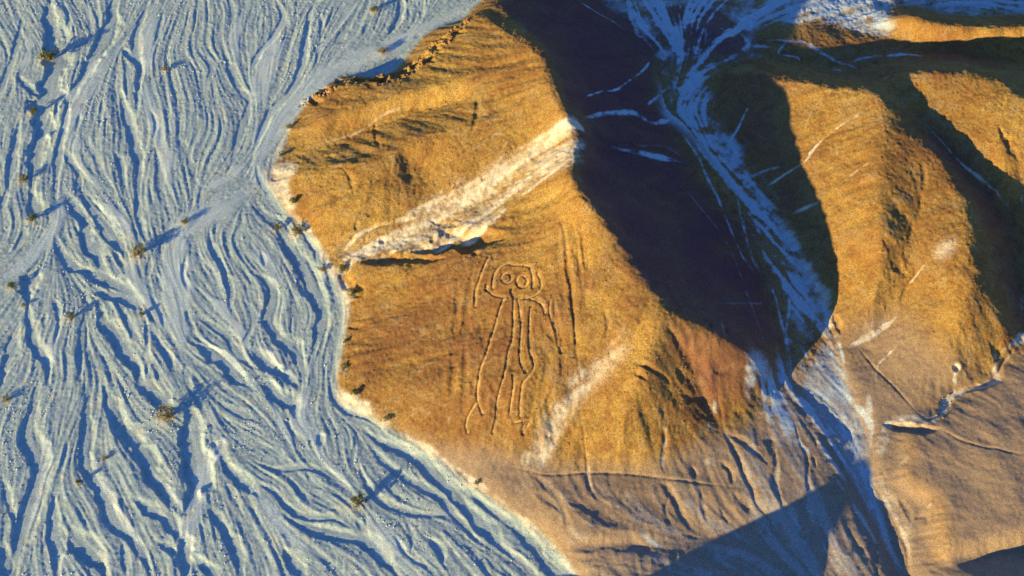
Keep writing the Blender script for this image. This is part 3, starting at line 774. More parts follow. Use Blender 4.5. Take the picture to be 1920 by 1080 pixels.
pale = np.maximum(pale, sstep(.05, 1.1, gauss(south_sheet, 2)) * np.clip(.85 + .14 * l2 + .1 * l1 + .1 * nB, .1, 1))
pale = np.maximum(pale, nw_dust * (.6 + .3 * streak))
pale = np.maximum(pale, top_sand * np.clip(.5 + .16 * nA + .1 * nB, .15, 1))
pale = np.maximum(pale, peak_spot * .7)
pale = np.maximum(pale, tan_low * .25)
pale = np.clip(pale, 0, 1)

valley = region([(1150, -80), (1165, 20), (1200, 70), (1238, 110), (1240, 205), (1262, 232), (1300, 262), (1345, 330), (1395, 400), (1425, 470), (1450, 560), (1470, 640), (1440, 700),
                 (1400, 730), (1440, 790), (1500, 840), (1560, 880), (1590, 900), (1600, 760), (1570, 690), (1545, 600), (1512, 510), (1475, 430), (1430, 345), (1372, 280), (1345, 210),
                 (1330, 150), (1400, 110), (1440, 95), (1410, 60), (1480, 40), (1600, 50), (1670, 60), (1680, 10), (1925, 25), (2200, -20), (2200, -200), (1150, -200)], 6)
braid = sstep(-.1, 1.0, l2 + .5 * l1 + .25 * nB + .35 * nA)
pale = np.maximum(pale, valley * (.16 + .74 * braid))
low_sand = region([(1060, 1040), (1110, 1015), (1200, 1000), (1300, 985), (1400, 940), (1480, 850), (1560, 900), (1600, 960), (1650, 1060), (1690, 1150), (1060, 1150)], 22)
pale = np.maximum(pale, low_sand * (.22 + .22 * braid))
ravine = region([(1500, 725), (1562, 828), (1592, 882), (1630, 958), (1668, 1040), (1706, 1125), (1716, 1125), (1690, 1065), (1668, 1000), (1642, 930), (1632, 870), (1628, 815), (1604, 765), (1580, 690), (1545, 640)], 3)
pale = np.maximum(pale, ravine * (.5 + .35 * braid))
shelf = region([(870, 860), (1000, 885), (1240, 890), (1345, 850), (1440, 750), (1490, 740), (1570, 900), (1660, 1060), (1690, 1150), (1100, 1150), (1060, 1010)], 8)
pale = np.clip(np.maximum(pale, shelf * .34 * braid), 0, 1)

# ------------------------------------------------------------------ hills: small relief
DARKEN = []
dig = np.zeros((NY, NX)); dig_w = np.zeros((NY, NX)); raise_ = np.zeros((NY, NX))
GUL = [  # tile, half width, depth, points
    ((0, 0), 12, .7, [(5700, 1960), (5635, 2050), (5605, 2135), (5500, 2170), (5400, 2200), (5325, 2250), (5285, 2330), (5210, 2370)]),
    (F, 38, 2.8, [(880, 330), (1050, 305), (1200, 275), (1400, 245)]), (F, 24, 1.6, [(600, 390), (740, 372), (900, 368), (1060, 372)]),
    (B_, 9, .5, [(1245, 540), (1245, 620), (1230, 700), (1200, 760)]), (B_, 22, .9, [(835, 830), (850, 930), (870, 1030)]),
    (B_, 6, .35, [(670, 660), (670, 760), (700, 840)]), (B_, 9, .4, [(1100, 560), (900, 600), (780, 640)]),
    (B_, 28, .7, [(690, 840), (560, 868), (440, 890), (380, 880)]), (B_, 30, .5, [(1060, 590), (960, 600), (880, 620)]),
    (B_, 6, .35, [(480, 940), (530, 1000), (545, 1080)]), (B_, 14, .9, [(1010, 350), (940, 330), (900, 350), (850, 360)]),
    (B_, 12, 1.0, [(1180, 180), (1110, 180), (1070, 200)]), (B_, 10, .9, [(500, 480), (450, 440)]), (B_, 10, .8, [(700, 480), (640, 455), (560, 480)]),
    (B_, 8, .6, [(400, 560), (350, 580), (330, 550)]), (B_, 10, .8, [(830, 390), (800, 430), (830, 440)]),
    (F, 14, .6, [(430, 380), (500, 320), (560, 250), (640, 200), (760, 180)]), (F, 9, .6, [(720, 290), (700, 260)]), (F, 8, .5, [(570, 160), (560, 220)]),
    (F, 18, .9, [(560, 390), (500, 440), (500, 500), (560, 540)]), (F, 16, .9, [(545, 590), (590, 550), (620, 530)]), (F, 14, .5, [(520, 760), (600, 760)]),
    (F, 10, .5, [(640, 380), (760, 370), (900, 370), (1040, 390)]), (F, 10, .4, [(980, 160), (1060, 180), (1180, 190)]),
    (G6, 5, .35, [(245, 100), (300, 250), (310, 400), (330, 520), (345, 700), (360, 860), (375, 1000)]),
    (G6, 4, .3, [(320, 120), (360, 250), (380, 420), (400, 580)]), (G6, 3, .2, [(425, 380), (430, 460)]), (G6, 3, .2, [(380, 120), (400, 300), (420, 500)]),
    (G6, 7, .4, [(520, 660), (540, 760), (500, 860)]), (G6, 6, .6, [(690, 960), (780, 990), (860, 1040), (900, 1080)]), (G6, 6, .6, [(680, 1010), (760, 1060)]),
    (G6, 16, .6, [(870, 760), (940, 840), (990, 930), (1060, 990), (1110, 1080)]), (G6, 8, .6, [(1100, 750), (1130, 760)]), (G6, 8, .6, [(1190, 775), (1215, 790)]),
    (G6, 12, .5, [(1280, 980), (1200, 1000), (1130, 1010)]), (G6, 10, .4, [(930, 980), (960, 1080)]),
    (K3, 5, .4, [(380, 150), (405, 300), (420, 440), (435, 580), (500, 680), (600, 750), (700, 790)]), (K3, 9, .6, [(850, 110), (862, 300), (845, 430), (860, 500)]),
    (K3, 9, .7, [(1185, 250), (1230, 340), (1280, 440), (1310, 520), (1350, 600), (1380, 680), (1430, 740)]), (K3, 9, .6, [(1200, 270), (1290, 320), (1350, 370), (1440, 450)]),
    (K3, 13, .6, [(830, 530), (870, 580), (920, 660), (960, 740), (1020, 810)]), (K3, 6, .35, [(1060, 590), (1080, 720), (1110, 790)]), (K3, 5, .3, [(870, 560), (880, 640), (860, 700), (890, 780)]),
    (K3, 12, .45, [(90, 490), (180, 560), (250, 650), (300, 740), (320, 830), (390, 900)]), (K3, 10, .6, [(1010, 460), (1035, 530)]),
    (K3, 40, .7, [(300, 650), (450, 700), (560, 760), (680, 800)]), (K3, 20, .6, [(300, 930), (420, 915), (560, 900), (700, 905), (800, 960)]), (K3, 5, .3, [(1170, 700), (1220, 790)]),
    (K3, 16, .7, [(1180, 440), (1230, 500), (1240, 560)]), (K3, 18, .6, [(1250, 620), (1310, 680), (1340, 720)]), (K3, 18, .8, [(1130, 60), (1050, 90), (960, 60)]),
    (K3, 5, .35, [(1150, 60), (1180, 180), (1190, 250)]), (K3, 12, .5, [(130, 610), (220, 660), (290, 740)]), (K3, 7, .3, [(950, 840), (1060, 870)]),
    (L9, 9, .5, [(0, 270), (30, 350), (45, 450), (40, 560), (75, 660), (145, 760), (195, 860), (225, 960), (215, 1080)]), (L9, 14, .6, [(0, 290), (20, 400)]),
    (L9, 8, .45, [(145, 200), (180, 330), (220, 400), (225, 560), (265, 680), (305, 790), (335, 900), (315, 1080)]), (L9, 30, .9, [(320, 170), (370, 230), (440, 270), (520, 280)]),
    (L9, 9, .5, [(320, 400), (380, 450), (430, 480)]), (L9, 14, .5, [(180, 180), (240, 270), (280, 350)]), (L9, 8, .5, [(590, 560), (670, 680), (730, 800), (780, 920), (790, 1060)]),
    (L9, 16, .5, [(640, 600), (700, 700), (780, 850)]), (L9, 15, 2.0, [(660, 225), (760, 245), (870, 260), (960, 255)]), (L9, 6, .5, [(1090, 45), (1200, 22), (1280, 2)]),
    (L9, 12, .5, [(740, 640), (790, 720), (800, 780)]), (L9, 8, .4, [(420, 430), (470, 480), (520, 540)]), (L9, 14, .5, [(590, 850), (600, 960), (620, 1080)]),
    (L9, 8, .4, [(250, 400), (270, 470)]), (L9, 6, .25, [(420, 780), (500, 900), (580, 1000)]), (L9, 7, .4, [(820, 760), (890, 740), (895, 800)]),
    (H4, 24, .75, [(650, 240), (690, 330), (730, 420), (770, 460)]), (H4, 8, .4, [(900, 380), (840, 460), (790, 520), (740, 620)]),
    (H4, 10, .7, [(370, 690), (395, 750), (410, 800)]), (H4, 8, .35, [(860, 0), (850, 130), (780, 260)]), (H4, 14, .7, [(1250, 840), (1290, 900), (1270, 960)]),
    (H4, 10, .5, [(1160, 180), (1200, 280), (1180, 340)]),
    (D0, 9, .35, [(570, 610), (480, 660), (400, 710), (300, 790), (240, 860), (210, 910)]), 
    (D0, 14, .8, [(1300, 700), (1350, 800), (1400, 900)]), (D0, 7, .3, [(880, 690), (1000, 820), (1080, 910), (1200, 1010)]), (D0, 7, .35, [(860, 900), (880, 1000), (870, 1080)]),
    (T9, 14, .5, [(930, 370), (1030, 480), (1040, 580), (1080, 680), (1140, 760), (1200, 830), (1270, 930), (1340, 1020), (1430, 1060)]),
    (H4, 14, .5, [(-20, 60), (70, 200), (140, 330), (200, 450), (270, 560), (320, 700), (370, 820)]),
]
for o, w, dep, pts in GUL:
    P = path(tl(*o, pts), 0.7)
    if o in (K3, L9):
        dep *= .62
    stroke(dig, P, w / 3.0 * mpp(P[len(P) // 2]), dep * .6, edge=1.3, wob=.35, asym=1.2)

TRAILS = {  # narrow trodden or driven paths
    'footpath': [
        (K3, 5, [(-60, 462), (60, 480), (200, 510), (400, 497), (600, 500), (800, 520), (960, 545), (1150, 568), (1300, 585)]),
        (L9, 4, [(960, 255), (1010, 275), (1080, 310), (1200, 350), (1280, 360), (1350, 380), (1470, 405)]),
        (H4, 4, [(505, 870), (600, 985), (690, 1075), (760, 1150), (850, 1250)]),
    ],
}
for o, w, pts in TRAILS['footpath']:
    P = path(tl(*o, pts), 0.7)
    stroke(dig, P, w / 3.0 * mpp(P[len(P) // 2]), .13, edge=.6, wob=.15)

# ---- the great figure: lines swept clear of stones, with the stones heaped along one side
OT = (840, 440, 1440 / 280); OB = (840, 620, 1440 / 280)
def g(o, pts):
    return [(o[0] + x / o[2], o[1] + y / o[2]) for x, y in pts]
FIG = {
    'raised_arm_line': [(.28, g(OT, [(390, 230), (340, 350), (300, 460), (270, 560), (265, 690)]))],
    'shoulder_line': [(.30, g(OT, [(380, 480), (385, 530), (440, 570), (535, 600)])),
                      (.30, g(OT, [(800, 612), (870, 635), (920, 680), (940, 760)]))],
    'head_outline': [(.28, g(OT, [(435, 520), (440, 440), (460, 370), (500, 310), (560, 280), (640, 285), (760, 290), (805, 330), (825, 420), (822, 500)])),
                     (.26, g(OT, [(870, 360), (905, 450), (890, 520), (840, 575), (760, 605), (690, 600)]))],
    'eye_ring': [(.24, g(OT, [(566 + 50 * math.cos(a), 418 + 50 * math.sin(a)) for a in np.linspace(0, 2 * math.pi, 17)])),
                 (.24, g(OT, [(718 + 50 * math.cos(a), 440 + 54 * math.sin(a)) for a in np.linspace(0, 2 * math.pi, 17)]))],
    'neck_line': [(.22, g(OT, [(618, 525), (618, 560), (640, 600)])), (.22, g(OT, [(640, 610), (670, 600), (690, 630)]))],
    'body_line': [(.26, g(OT, [(540, 610), (500, 740), (460, 880), (405, 1040)]) + g(OB, [(410, 120), (370, 240), (320, 360), (300, 480), (288, 600), (300, 700), (335, 800)])),
                  (.26, g(OT, [(640, 600), (640, 760), (635, 900), (620, 1060)]) + g(OB, [(590, 200), (555, 400), (510, 560), (480, 700), (468, 850), (435, 975)])),
                  (.26, g(OT, [(680, 620), (700, 720), (712, 860), (706, 1060)]) + g(OB, [(700, 200), (712, 310), (745, 395)])),
                  (.26, g(OT, [(805, 700), (792, 850), (790, 1050)]) + g(OB, [(800, 200), (840, 330), (790, 430), (725, 510), (712, 600), (700, 720), (702, 830)])),
                  (.24, g(OB, [(625, 430), (638, 510), (620, 640), (598, 820)]))],
    'foot_outline': [(.24, g(OB, [(275, 700), (210, 800), (180, 890), (190, 985)])), (.24, g(OB, [(640, 885), (700, 870), (745, 890), (720, 960)])),
                     (.24, g(OB, [(790, 880), (760, 930), (725, 990)]))],
    'arm_line': [(.24, g(OT, [(985, 640), (985, 760), (1030, 900), (1065, 1060)]) + g(OB, [(1075, 120), (1095, 200)]))],
}
fig_runs = []
groove = np.zeros((NY, NX)); berm = np.zeros((NY, NX))
for kind_, runs in FIG.items():
    for hw, pts in runs:
        P = path(pts, 0.3)
        if kind_ == 'eye_ring':
            P = P[:-1] if len(P) > 2 else P
            P = np.vstack([P, P[:1]])
        fig_runs.append((kind_, hw, P))
        stroke(groove, P, hw * 1.0, 1.0, edge=.5, wob=.12, taper=False)
        # heaped stones on both sides
        stroke(berm, P, hw * 2.0, 1.0, edge=.6, wob=.2, taper=False)
# old weathered long lines on the same slope
OLD = [g(OT, [(250, 300), (215, 480), (195, 700), (150, 1000)]) + g(OB, [(120, 100), (90, 330)]), g(OT, [(420, 690), (380, 860), (320, 1060)]), g(OT, [(1010, 560), (1030, 760), (1080, 1000)]) + g(OB, [(1100, 80), (1110, 300), (1080, 480)]),
       g(OT, [(100, 500), (90, 760), (60, 1000)]), g(OB, [(40, 100), (60, 400), (20, 760)]), g(OB, [(520, 640), (500, 800), (520, 900)]), g(OB, [(900, 120), (960, 300), (920, 560), (860, 800)]), g(OB, [(1010, 560), (960, 700), (900, 850)]),
       g(OT, [(1060, -60), (1075, 150), (1085, 420), (1130, 700)]), g(OT, [(1180, -150), (1210, 40)]), g(OT, [(1290, -100), (1330, 200), (1390, 460)]),
       g(OT, [(1110, -200), (1120, 0), (1150, 250), (1180, 400), (1200, 560), (1220, 800), (1245, 1060)]) + g(OB, [(1228, 200), (1250, 350), (1278, 460)]),
       g(OT, [(1210, 40), (1250, 250), (1290, 480), (1320, 600)]), g(OT, [(1360, 250), (1350, 400), (1300, 740)]),
       g(OB, [(80, 20), (100, 180), (75, 340)]), g(OB, [(150, 40), (170, 300), (160, 700), (165, 990)]), g(OB, [(220, 440), (262, 560), (278, 650)]),
       g(OT, [(190, 500), (180, 720), (140, 960)]), g(OB, [(430, 480), (450, 640), (430, 860)]), g(OT, [(880, 830), (960, 920), (1040, 1050)]),
       g(OB, [(340, 520), (350, 640), (330, 720)]), g(OT, [(300, 850), (330, 960), (350, 1080)]), g(OT, [(200, 800), (180, 1000)])]
old = np.zeros((NY, NX))
for pts in OLD:
    stroke(old, path(pts, .5), .42, 1.0, edge=.9, wob=.25)

hill_m = 1 - plain_s
rough_h = noise(.5, 61, octaves=2)
mid = noise(6.0, 62, octaves=3)
# general swell of the hill surface
H = base.copy()
steep = np.clip(gl / .25, 0, 1)
orange = np.clip(hill_m * (1 - beige), 0, 1)
H += hill_m * (.15 * g1 * steep * (.4 + .6 * orange) + .05 * g2 * steep + .10 * mid)
H += hill_m * (.014 + .014 * orange + .006 * pale_sheet) * rough_h
H += hill_m * .016 * nC * orange
H -= hill_m * dig
H += orange * (-.16 * old + .0)
H += shelf * (.035 * l1 + .035 * l2) + np.clip(valley + ravine, 0, 1) * (1 - shelf) * (.07 * l1 + .05 * l2)
H += hill_m * (.08 * berm - .24 * groove)
# rocky rim of the upper lobe and boulder ground
rim = np.zeros((NY, NX))
stroke(rim, path([(625, 165), (655, 150), (700, 152), (742, 140), (790, 112), (812, 86), (850, 60), (893, 28)], .7), 1.6, 1.0, edge=.8, wob=.4)
stroke(rim, path([(560, 200), (600, 178), (640, 160)], .7), 1.0, .8, edge=.8, wob=.4)
rn = noise(1.5, 63, octaves=3)
H += rim * rn * .42
# plain
island = (1 - sstep(0.1, .8, wash)) * (1 - chan_m)
H += plain_s * (.034 * l1 * (.25 + .75 * island) + .036 * l2 * (1 - .8 * chan_m) * (.2 + .8 * island) + .030 * l3 * (1 - .6 * chan_m) * (.5 + .5 * island))
H += plain_s * island * (.010 * rough_h + .014 * nC)
H += plain_s * .05 * sstep(.2, .9, wash) * (1 - chan_m)
H -= plain_s * chan
H += .05 * noise(14, 64, octaves=2) * plain_s

# sand banked up under the shrubs, and a dug pit
SHRUBS = [
    (95, 110, 19, 'large tan shrub at the top left, on a gravel bar west of the widest channel'),
    (310, 133, 7, 'small olive shrub alone on rough gravel right of the top left channels'),
    (62, 212, 9, 'low faded shrub beside the wide channel, below the large tan shrub'),
    (45, 338, 10, 'tan shrub near the left picture edge, above the yellow tufted one'),
    (62, 412, 11, 'round yellow-green shrub near the left edge at the meeting of two channels'),
    (262, 478, 15, 'bushy golden shrub at the head of the broad central sand fan'),
    (24, 541, 9, 'dark olive shrub at the left picture edge beside a deep shaded hollow'),
    (45, 574, 5, 'tiny shrub just below the dark olive shrub at the left edge'),
    (133, 597, 9, 'flat straw-coloured shrub on a gravel bar left of the sand fan'),
    (316, 780, 18, 'largest green-gold shrub, at the head of the deepest channel, lower left'),
    (268, 590, 6, 'thin shrub where two channels join on the central sand fan'),
    (348, 418, 8, 'small dark shrub in the pale sand wash right of the golden shrub'),
    (672, 946, 16, 'dark green shrub on the white bank at the bottom centre of the plain'),
    (718, 98, 9, "dark shrub on the sand wash just outside the hill's blue shadow"),
    (703, 20, 9, "brownish shrub at the top edge of the gravel, nearest the hill's tip"),
    (196, 860, 6, 'small grey shrub between the two long winding channels, lower left'),
    (522, 428, 9, "mossy shrub in the channel fork at the hill's western corner"),
    (556, 436, 13, "wide yellow-green shrub on the islet beside the hill's western corner"),
    (548, 380, 9, "dark shrub at the foot of the hill's western cliff, above the islet"),
    (543, 240, 7, 'olive shrub on the hill foot below the crumbling north-west rim'),
    (530, 291, 7, 'grey-green shrub beside the little blue pool of shade at the hill foot'),
    (605, 508, 7, 'dark little shrub at the mouth of the pale gully, on the plain side'),
    (641, 506, 10, 'low yellow shrub at the mouth of the pale gully, against the slope'),
    (660, 552, 11, "dark green shrub in the notch at the foot of the figure's slope"),
    (648, 640, 6, "small green shrub on the cream bank halfway down the figure's slope"),
    (646, 690, 8, 'green shrub just above the whitest patch of the hill foot'),
    (668, 742, 9, 'leafy shrub just below the whitest patch of the hill foot'),
    (726, 788, 8, 'mustard shrub on the cream bank where the foot turns south-east'),
    (893, 908, 6, 'lowest shrub along the cream bank, beside the beige bench'),
    (14, 750, 8, 'pale dry shrub at the left picture edge in the lower third'),
    (150, 905, 7, 'dry brown shrub by the square patch of shade, lower left'),
]
for sx, sy, sr, _l in SHRUBS:
    p = land(np.array([sx]), np.array([sy]))[0]
    rr_ = sr * mpp(p)
    d2 = ((GX - p[0] + .25 * rr_) ** 2 + (GY - p[1] + .3 * rr_) ** 2) / (1.5 * rr_) ** 2
    bump = np.exp(-d2)
    H += bump * .16 * rr_
    pale = np.maximum(pale, .55 * sstep(.35, .8, bump))
pit = land(np.array([1793.]), np.array([690.]))[0]
pd = np.hypot(GX - pit[0], GY - pit[1])
H += .16 * np.exp(-((pd - .85) / .3) ** 2) - .6 * np.exp(-(pd / .55) ** 4)
pale = np.maximum(pale, (1 - sstep(.5, .9, pd)) * .8)
stroke(pale, path([(1793, 696), (1790, 712), (1794, 724)], .4), .3, .7)

# ------------------------------------------------------------------ materials
def mat(name):
    m = bpy.data.materials.new(name)
    m.use_nodes = True
    return m, m.node_tree.nodes, m.node_tree.links


def rgb(nodes, c):
    n = nodes.new('ShaderNodeRGB')
    n.outputs[0].default_value = (*c, 1)
    return n.outputs[0]


def mixc(nodes, links, fac, a, b, blend='MIX'):
    n = nodes.new('ShaderNodeMix')
    n.data_type = 'RGBA'; n.blend_type = blend
    if isinstance(fac, float):
        n.inputs[0].default_value = fac
    else:
        links.new(fac, n.inputs[0])
    links.new(a, n.inputs[6]); links.new(b, n.inputs[7])
    return n.outputs[2]


def ntex(nodes, links, scale, detail=4, rough=.6, dist=0.0):
    tc = nodes.new('ShaderNodeTexCoord')
    t = nodes.new('ShaderNodeTexNoise')
    t.inputs['Scale'].default_value = scale
    t.inputs['Detail'].default_value = detail
    t.inputs['Roughness'].default_value = rough
    t.inputs['Distortion'].default_value = dist
    links.new(tc.outputs['Object'], t.inputs['Vector'])
    return t.outputs[0]


def ramp(nodes, links, src, a, b):
    n = nodes.new('ShaderNodeMapRange')
    n.inputs[1].default_value = a; n.inputs[2].default_value = b
    links.new(src, n.inputs[0])
    return n.outputs[0]


GRAVEL_A, GRAVEL_B = (.28, .345, .31), (.385, .445, .39)
SAND = (.53, .58, .50)
DUST = (.60, .50, .34)
OCHRE_A, OCHRE_B = (.29, .150, .030), (.17, .068, .030)
OCHRE_C = (.38, .232, .046)
TAN = (.34, .225, .125)

tm, n_, k_ = mat('desert_surface')
bs = n_['Principled BSDF']
bs.inputs['Roughness'].default_value = .95
bs.inputs['Specular IOR Level'].default_value = .08
at1 = n_.new('ShaderNodeAttribute'); at1.attribute_name = 'cover'
sep = n_.new('ShaderNodeSeparateColor'); k_.new(at1.outputs['Color'], sep.inputs[0])
at2 = n_.new('ShaderNodeAttribute'); at2.attribute_name = 'tone'
sep2 = n_.new('ShaderNodeSeparateColor'); k_.new(at2.outputs['Color'], sep2.inputs[0])
big = ntex(n_, k_, .06, 5, .6)
med = ntex(n_, k_, .6, 5, .65)
fine = ntex(n_, k_, 3.2, 3, .7)
gra = mixc(n_, k_, ramp(n_, k_, med, .35, .65), rgb(n_, GRAVEL_A), rgb(n_, GRAVEL_B))
gra = mixc(n_, k_, sep2.outputs[0], gra, rgb(n_, SAND))
warm = ntex(n_, k_, .35, 6, .7, .8)
gra = mixc(n_, k_, ramp(n_, k_, warm, .50, .78), gra, rgb(n_, (.47, .43, .30)))
gra = mixc(n_, k_, ramp(n_, k_, warm, .48, .25), gra, rgb(n_, (.26, .30, .27)))
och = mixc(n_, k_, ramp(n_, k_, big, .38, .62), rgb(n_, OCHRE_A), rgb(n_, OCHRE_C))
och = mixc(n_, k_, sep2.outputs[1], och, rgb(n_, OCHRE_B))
mot = ntex(n_, k_, .22, 6, .7, 1.5)
och = mixc(n_, k_, ramp(n_, k_, mot, .50, .70), och, rgb(n_, (.33, .215, .085)))
och = mixc(n_, k_, ramp(n_, k_, mot, .50, .34), och, rgb(n_, (.22, .10, .032)))
och = mixc(n_, k_, ramp(n_, k_, fine, .45, .72), och, rgb(n_, OCHRE_B))
at3 = n_.new('ShaderNodeAttribute'); at3.attribute_name = 'shade_tint'
och = mixc(n_, k_, at3.outputs['Fac'], och, rgb(n_, (.15, .058, .050)))     # hill shade painted into the ochre as a darker coat
tan_ = mixc(n_, k_, ramp(n_, k_, med, .3, .7), rgb(n_, TAN), rgb(n_, (TAN[0] * .8, TAN[1] * .8, TAN[2] * .85)))
c = mixc(n_, k_, sep.outputs[1], och, tan_)
c = mixc(n_, k_, sep.outputs[0], gra, c)
gr_ = ntex(n_, k_, 4.0, 3, .75)
def grain(src, amt, lo, hi):
    a = n_.new('ShaderNodeMath'); a.operation = 'MULTIPLY_ADD'
    k_.new(gr_, a.inputs[0]); a.inputs[1].default_value = amt; k_.new(src, a.inputs[2])
    m = n_.new('ShaderNodeMapRange'); m.inputs[1].default_value = lo + amt * .5; m.inputs[2].default_value = hi + amt * .5
    m.interpolation_type = 'SMOOTHSTEP'
    k_.new(a.outputs[0], m.inputs[0])
    return m.outputs[0]
pf = n_.new('ShaderNodeMath'); pf.operation = 'MULTIPLY'
k_.new(sep.outputs[2], pf.inputs[0]); k_.new(ramp(n_, k_, fine, .25, .5), pf.inputs[1])
pf2 = n_.new('ShaderNodeMix'); pf2.data_type = 'FLOAT'; pf2.inputs[0].default_value = .45
k_.new(sep.outputs[2], pf2.inputs[2]); k_.new(pf.outputs[0], pf2.inputs[3])
pc = mixc(n_, k_, sep2.outputs[2], rgb(n_, DUST), rgb(n_, (.41, .47, .47)))
c = mixc(n_, k_, grain(sep.outputs[2], .9, .05, 1.0), c, pc)
spk = ntex(n_, k_, 5.5, 2, .6)
mul = n_.new('ShaderNodeMapRange'); mul.inputs[1].default_value = .3; mul.inputs[2].default_value = .7
mul.inputs[3].default_value = .62; mul.inputs[4].default_value = 1.38
k_.new(spk, mul.inputs[0])
vm = n_.new('ShaderNodeVectorMath'); vm.operation = 'SCALE'
k_.new(c, vm.inputs[0]); k_.new(mul.outputs[0], vm.inputs['Scale'])
k_.new(vm.outputs[0], bs.inputs['Base Color'])
bmp = n_.new('ShaderNodeBump'); bmp.inputs['Strength'].default_value = .5; bmp.inputs['Distance'].default_value = .12
fb = ntex(n_, k_, 4.5, 4, .7)
k_.new(fb, bmp.inputs['Height']); k_.new(bmp.outputs[0], bs.inputs['Normal'])


def plain_mat(name, ca, cb, scale=2.0, rough=.9):
    m, nn, kk = mat(name)
    b = nn['Principled BSDF']
    b.inputs['Roughness'].default_value = rough
    b.inputs['Specular IOR Level'].default_value = .1
    t = ntex(nn, kk, scale, 4, .65)
    kk.new(mixc(nn, kk, ramp(nn, kk, t, .35, .65), rgb(nn, ca), rgb(nn, cb)), b.inputs['Base Color'])
    bp = nn.new('ShaderNodeBump'); bp.inputs['Strength'].default_value = .5; bp.inputs['Distance'].default_value = .06
    kk.new(ntex(nn, kk, scale * 3, 3, .6), bp.inputs['Height']); kk.new(bp.outputs[0], b.inputs['Normal'])
    return m


# ------------------------------------------------------------------ terrain objects from one relief
cool = np.zeros((NY, NX))           # sands carried down from the river are grey-blue, slope dust is warm
cool = np.maximum(cool, gauss(inside(land(*np.array([(1090, -200), (1090, 200), (1240, 420), (1400, 700), (1400, 860), (1200, 960), (1050, 1010), (1060, 1200), (1620, 1200), (1720, 1200), (1640, 800),
                                                       (1560, 600), (1440, 330), (1360, 140), (1660, 145), (1950, 120), (2300, -200)], float).T), GX, GY).astype(float), 6))
shade_m = region([(930, -60), (975, 20), (1040, 60), (1062, 140), (1085, 215), (1100, 290), (1100, 350), (1150, 410), (1190, 490), (1250, 545), (1330, 600), (1460, 690),  # mask along the shaded slopes, where shade is painted into the colour
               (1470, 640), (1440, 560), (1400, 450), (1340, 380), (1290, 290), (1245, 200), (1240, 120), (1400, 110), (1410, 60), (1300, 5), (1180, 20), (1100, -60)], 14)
shade_m = np.maximum(shade_m, .3 * region([(1420, 100), (1440, 40), (1540, 45), (1680, 80), (1880, 110), (1925, 150), (1860, 128), (1740, 118), (1660, 150), (1500, 130)], 8))
shade_m = np.maximum(shade_m, .5 * region([(1340, 135), (1345, 200), (1380, 280), (1440, 345), (1480, 420), (1512, 485), (1550, 560), (1556, 480), (1540, 400), (1500, 310), (1470, 230), (1450, 145)], 12))
shade_m = np.maximum(shade_m, .6 * region([(1690, 200), (1760, 290), (1850, 440), (1905, 640), (1922, 600), (1915, 440), (1850, 330), (1760, 240)], 8))
shade_m = np.maximum(shade_m, .45 * region([(1250, 600), (1340, 625), (1420, 675), (1440, 705), (1380, 745), (1310, 730), (1270, 660)], 8))  # here also for the spur's own reddish brown
shade_m = gauss(np.maximum(shade_m, region([(925, 10), (1010, 75), (1050, 150), (1070, 220), (1092, 300), (1092, 360), (1125, 400), (1190, 500), (1240, 560), (1330, 615), (1440, 690), (1400, 600), (1200, 400), (1100, 100), (1000, -20)], 2) * .85), 3)
shade_m = np.clip(shade_m * .85 + .08 * mid * shade_m, 0, 1)
cov = np.zeros((NY, NX, 4), np.float32)
cov[..., 0] = hill_m
cov[..., 1] = beige
cov[..., 2] = np.clip(pale - .0 * groove, 0, 1)
cov[..., 3] = 1
tone = np.zeros((NY, NX, 4), np.float32)
tone[..., 0] = np.clip(.75 * wash + .25 * chan_m + .12 * l2, 0, 1)
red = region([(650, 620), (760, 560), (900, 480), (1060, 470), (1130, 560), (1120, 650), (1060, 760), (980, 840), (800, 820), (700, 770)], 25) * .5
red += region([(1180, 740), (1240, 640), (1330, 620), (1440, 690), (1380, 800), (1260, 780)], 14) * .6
red = np.maximum(red, region([(900, 0), (1130, 0), (1240, 120), (1250, 230), (1420, 470), (1450, 640), (1300, 600), (1180, 480), (1090, 300), (1040, 120)], 20) * .5)  # main hill's shaded side painted a darker red as well
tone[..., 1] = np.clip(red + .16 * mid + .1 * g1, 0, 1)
tone[..., 2] = cool
tone[..., 3] = 1

pads = np.cumsum(1.2 * 1.22 ** np.arange(30))
xs = np.concatenate([X0 - pads[::-1], gx, gx[-1] + pads])
ys = np.concatenate([Y0 - pads[::-1], gy, gy[-1] + pads])
nP = 30
XX, YY = np.meshgrid(xs, ys)


def ext(a):
    return np.pad(a, [(nP, nP), (nP, nP)] + [(0, 0)] * (a.ndim - 2), mode='edge')


HH = ext(H)
dout = np.maximum(np.maximum(X0 - XX, XX - gx[-1]), np.maximum(Y0 - YY, YY - gy[-1])).clip(0)
fall = np.exp(-dout / 60.0)
rr = np.random.default_rng(5)
swell = np.zeros_like(XX)
for _ in range(24):
    a_ = rr.uniform(0, 2 * math.pi); f_ = rr.uniform(.008, .05)
    swell += np.sin((XX * math.cos(a_) + YY * math.sin(a_)) * f_ + rr.uniform(0, 6.28)) * .016 / f_
east = 1 / (1 + np.exp(-(XX + .3 * YY - 20) / 25))
HH = HH * (fall + (1 - fall) * .4) + (1 - np.exp(-dout / 40)) * swell * (.08 + .9 * east)
COV = ext(cov); TON = ext(tone); SHADE = ext(shade_m)
LX, LY = XX.shape[1], XX.shape[0]
ids = np.arange(LX * LY).reshape(LY, LX)

